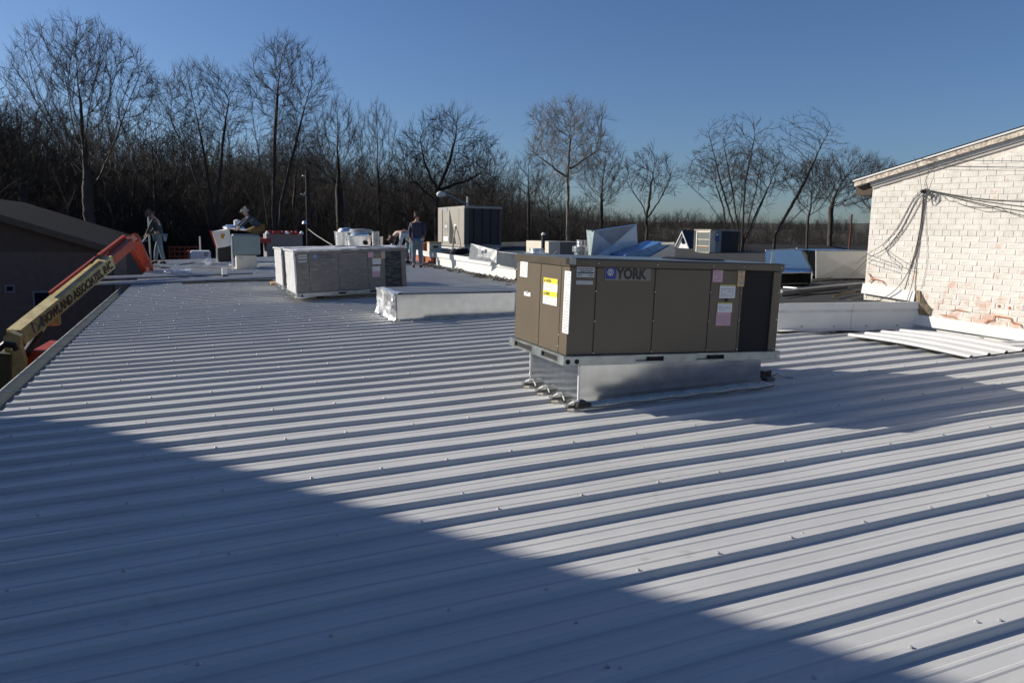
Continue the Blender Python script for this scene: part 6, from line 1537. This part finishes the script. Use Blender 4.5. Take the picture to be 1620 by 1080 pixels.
    mb = MB(); nn = c+f*.095-up_*.01; mb.tube([nn+up_*.02, nn+f*.018-up_*.015, nn-up_*.022], [.008, .014, .008], 6)
    for s_ in (-1, 1): mb.tube([c+sd*s_*.088-up_*.02, c+sd*s_*.098+up_*.012], [.012, .014], 6)
    mb.build('nose_and_ears', M_SKIN, t, smooth=True)
    mb = MB()
    for s_ in (-1, 1): mb.lathe(c+f*.088+sd*s_*.032+up_*.012, [(.010, 0), (.008, .006), (.002, .008)], 8, f)
    mb.tube([c+f*.09-up_*.048-sd*.022, c+f*.096-up_*.05, c+f*.09-up_*.048+sd*.022], .004, 5); mb.build('eyes_and_mouth', mat('dark_features', (.06, .03, .025), .5), t)
    return t
def stand(lean=0., head=(0, 0), arms=((.22, -.02, 1.16, .24, -.10, .92), (-.22, -.02, 1.16, -.24, -.10, .92)), feet=((.12, .0), (-.12, .06)), face=(0, -1, 0)):
    J = {'pelvis': (0, 0, .95, (.15, .115)), 'waist': (0, -lean*.3, 1.10, (.145, .105)), 'chest': (0, -lean*.75, 1.33, (.165, .115)), 'neck': (0, -lean, 1.50, .058),
         'head0': (head[0]*.5, -lean+head[1]*.6, 1.60, (.075, .085)), 'head1': (head[0], -lean+head[1], 1.70, (.078, .09)), '_face': face}
    for s, sg, a, ft in (('L', 1, arms[0], feet[0]), ('R', -1, arms[1], feet[1])):
        J['sh'+s] = (sg*.185, -lean*.85, 1.41, .062); J['el'+s] = (a[0], a[1]-lean*.5, a[2], .046); J['wr'+s] = (a[3], a[4]-lean*.3, a[5], .030)
        J['hp'+s] = (sg*.095, 0, .90, .090); J['kn'+s] = (ft[0]*.9, ft[1]*.6-.03, .50, .062); J['an'+s] = (ft[0], ft[1], .09, .042); J['to'+s] = (ft[0]+sg*.02, ft[1]-.16, .04, .036)
    return J
def px_h(px_feet, top):
    p = roof(px_feet); d = p.dot(CF); v = ray(top); return p, (v*d).z-p.z
# standing worker seen from behind (faces away: +Y)
p, h = px_h((660, 425), (658, 337))
J = stand(.03, (0, -.02), arms=((.25, .0, 1.15, .22, .12, .93), (-.25, -.0, 1.15, -.21, -.14, .98)))
person('worker in a dark navy jacket and jeans standing with back to the camera', (p.x, p.y, rz_(p.x, p.y)+.03), math.pi-.25, J, mat('navy_jacket', (.022, .022, .050), .8, 0, .2, 6), scale=h/1.80)
# worker at the left: walks left looking down, holding a cable tool
p, h = px_h((255, 419), (247, 334))
J = stand(.14, (0, -.20), arms=((.16, -.20, 1.12, .06, -.36, .98), (-.16, -.18, 1.10, -.04, -.36, .96)), feet=((.10, .14), (-.10, -.22)))
J['head0'] = (0, -.24, 1.56, (.075, .085)); J['head1'] = (0, -.31, 1.65, (.08, .09)); J['_face'] = (0, -.8, -.6)
p1 = person('worker in a dark green jacket and faded jeans looking down at the left eave', (p.x, p.y, rz_(p.x, p.y)+.03), -math.pi/2-.35, J, mat('dark_green_jacket', (.018, .035, .035), .8, 0, .2, 6), trousers=mat('faded_jeans', (.12, .17, .20), .85, 0, .3, 6), scale=h/1.76, cap=mat('tan_cap', (.10, .07, .05), .8))
hnd = p+Vector((-.40, -.05, 1.10)); o = MB().tube([(0, 0, 0), (-.35, -.05, -.45), (-.42, -.05, -1.0)], .018, 6).build('hand_tool', M_GALV2, None); o.location = hnd; tag(o, 'pale tool handle slanting down from the hands of the left worker', 'tool')
# worker bending over beside the standing one
g = roof((636, 424)); yb3 = 26.2; c = at_y((636, 400), yb3)
J = {'pelvis': (.0, .10, .86, (.15, .12)), 'waist': (0, -.08, .97, (.14, .11)), 'chest': (0, -.34, 1.02, (.17, .12)), 'neck': (0, -.52, .92, .058), 'head0': (0, -.60, .84, (.075, .085)), 'head1': (0, -.68, .77, (.08, .09)), '_face': (0, -.4, -1)}
for s, sg in (('L', 1), ('R', -1)):
    J['sh'+s] = (sg*.19, -.42, .98, .064); J['el'+s] = (sg*.22, -.50, .68, .046); J['wr'+s] = (sg*.12, -.62, .46, .03)
    J['hp'+s] = (sg*.10, .10, .82, .095); J['kn'+s] = (sg*.14, -.06, .46, .062); J['an'+s] = (sg*.15, .05, .09, .042); J['to'+s] = (sg*.17, -.12, .04, .036)
zb3 = rz_(c.x, yb3)+.03; top_ = at_y((645, 361), yb3).z
person('worker in a pale shirt bending over beside the standing man', (c.x+.28, yb3, zb3), -math.pi/2+.35, J, mat('pale_blue_shirt', (.38, .42, .48), .8, 0, .15, 6), trousers=mat('faded_jeans', (.12, .17, .20), .85), hair=M_HAIR, scale=(top_-zb3)/1.14)
# worker crouching behind / on the square unit
c = at_y((398, 371), yy+.45); sc_ = .92
J = {'pelvis': (0, .18, .22, (.15, .13)), 'waist': (0, .06, .36, (.15, .12)), 'chest': (0, -.16, .52, (.17, .125)), 'neck': (0, -.28, .66, .058), 'head0': (0, -.33, .74, (.075, .085)), 'head1': (0, -.37, .83, (.08, .09)), '_face': (0, -1, -.5)}
for s, sg in (('L', 1), ('R', -1)):
    J['sh'+s] = (sg*.19, -.20, .58, .064); J['el'+s] = (sg*.24, -.42, .40, .046); J['wr'+s] = (sg*.13, -.60, .22, .03)
    J['hp'+s] = (sg*.11, .14, .20, .095); J['kn'+s] = (sg*.20, -.26, .12, .065); J['an'+s] = (sg*.15, .16, .07, .042); J['to'+s] = (sg*.15, .30, .05, .036)
person('worker in a dark blue jacket crouching on the square exhaust unit', (c.x+.12, yy+.45, zt3+.02), -math.pi/2+.2, J, mat('dark_blue_jacket', (.025, .045, .07), .8), trousers=mat('tan_work_trousers', (.16, .10, .03), .85), scale=sc_, cap=mat('pale_cap', (.35, .33, .30), .8))
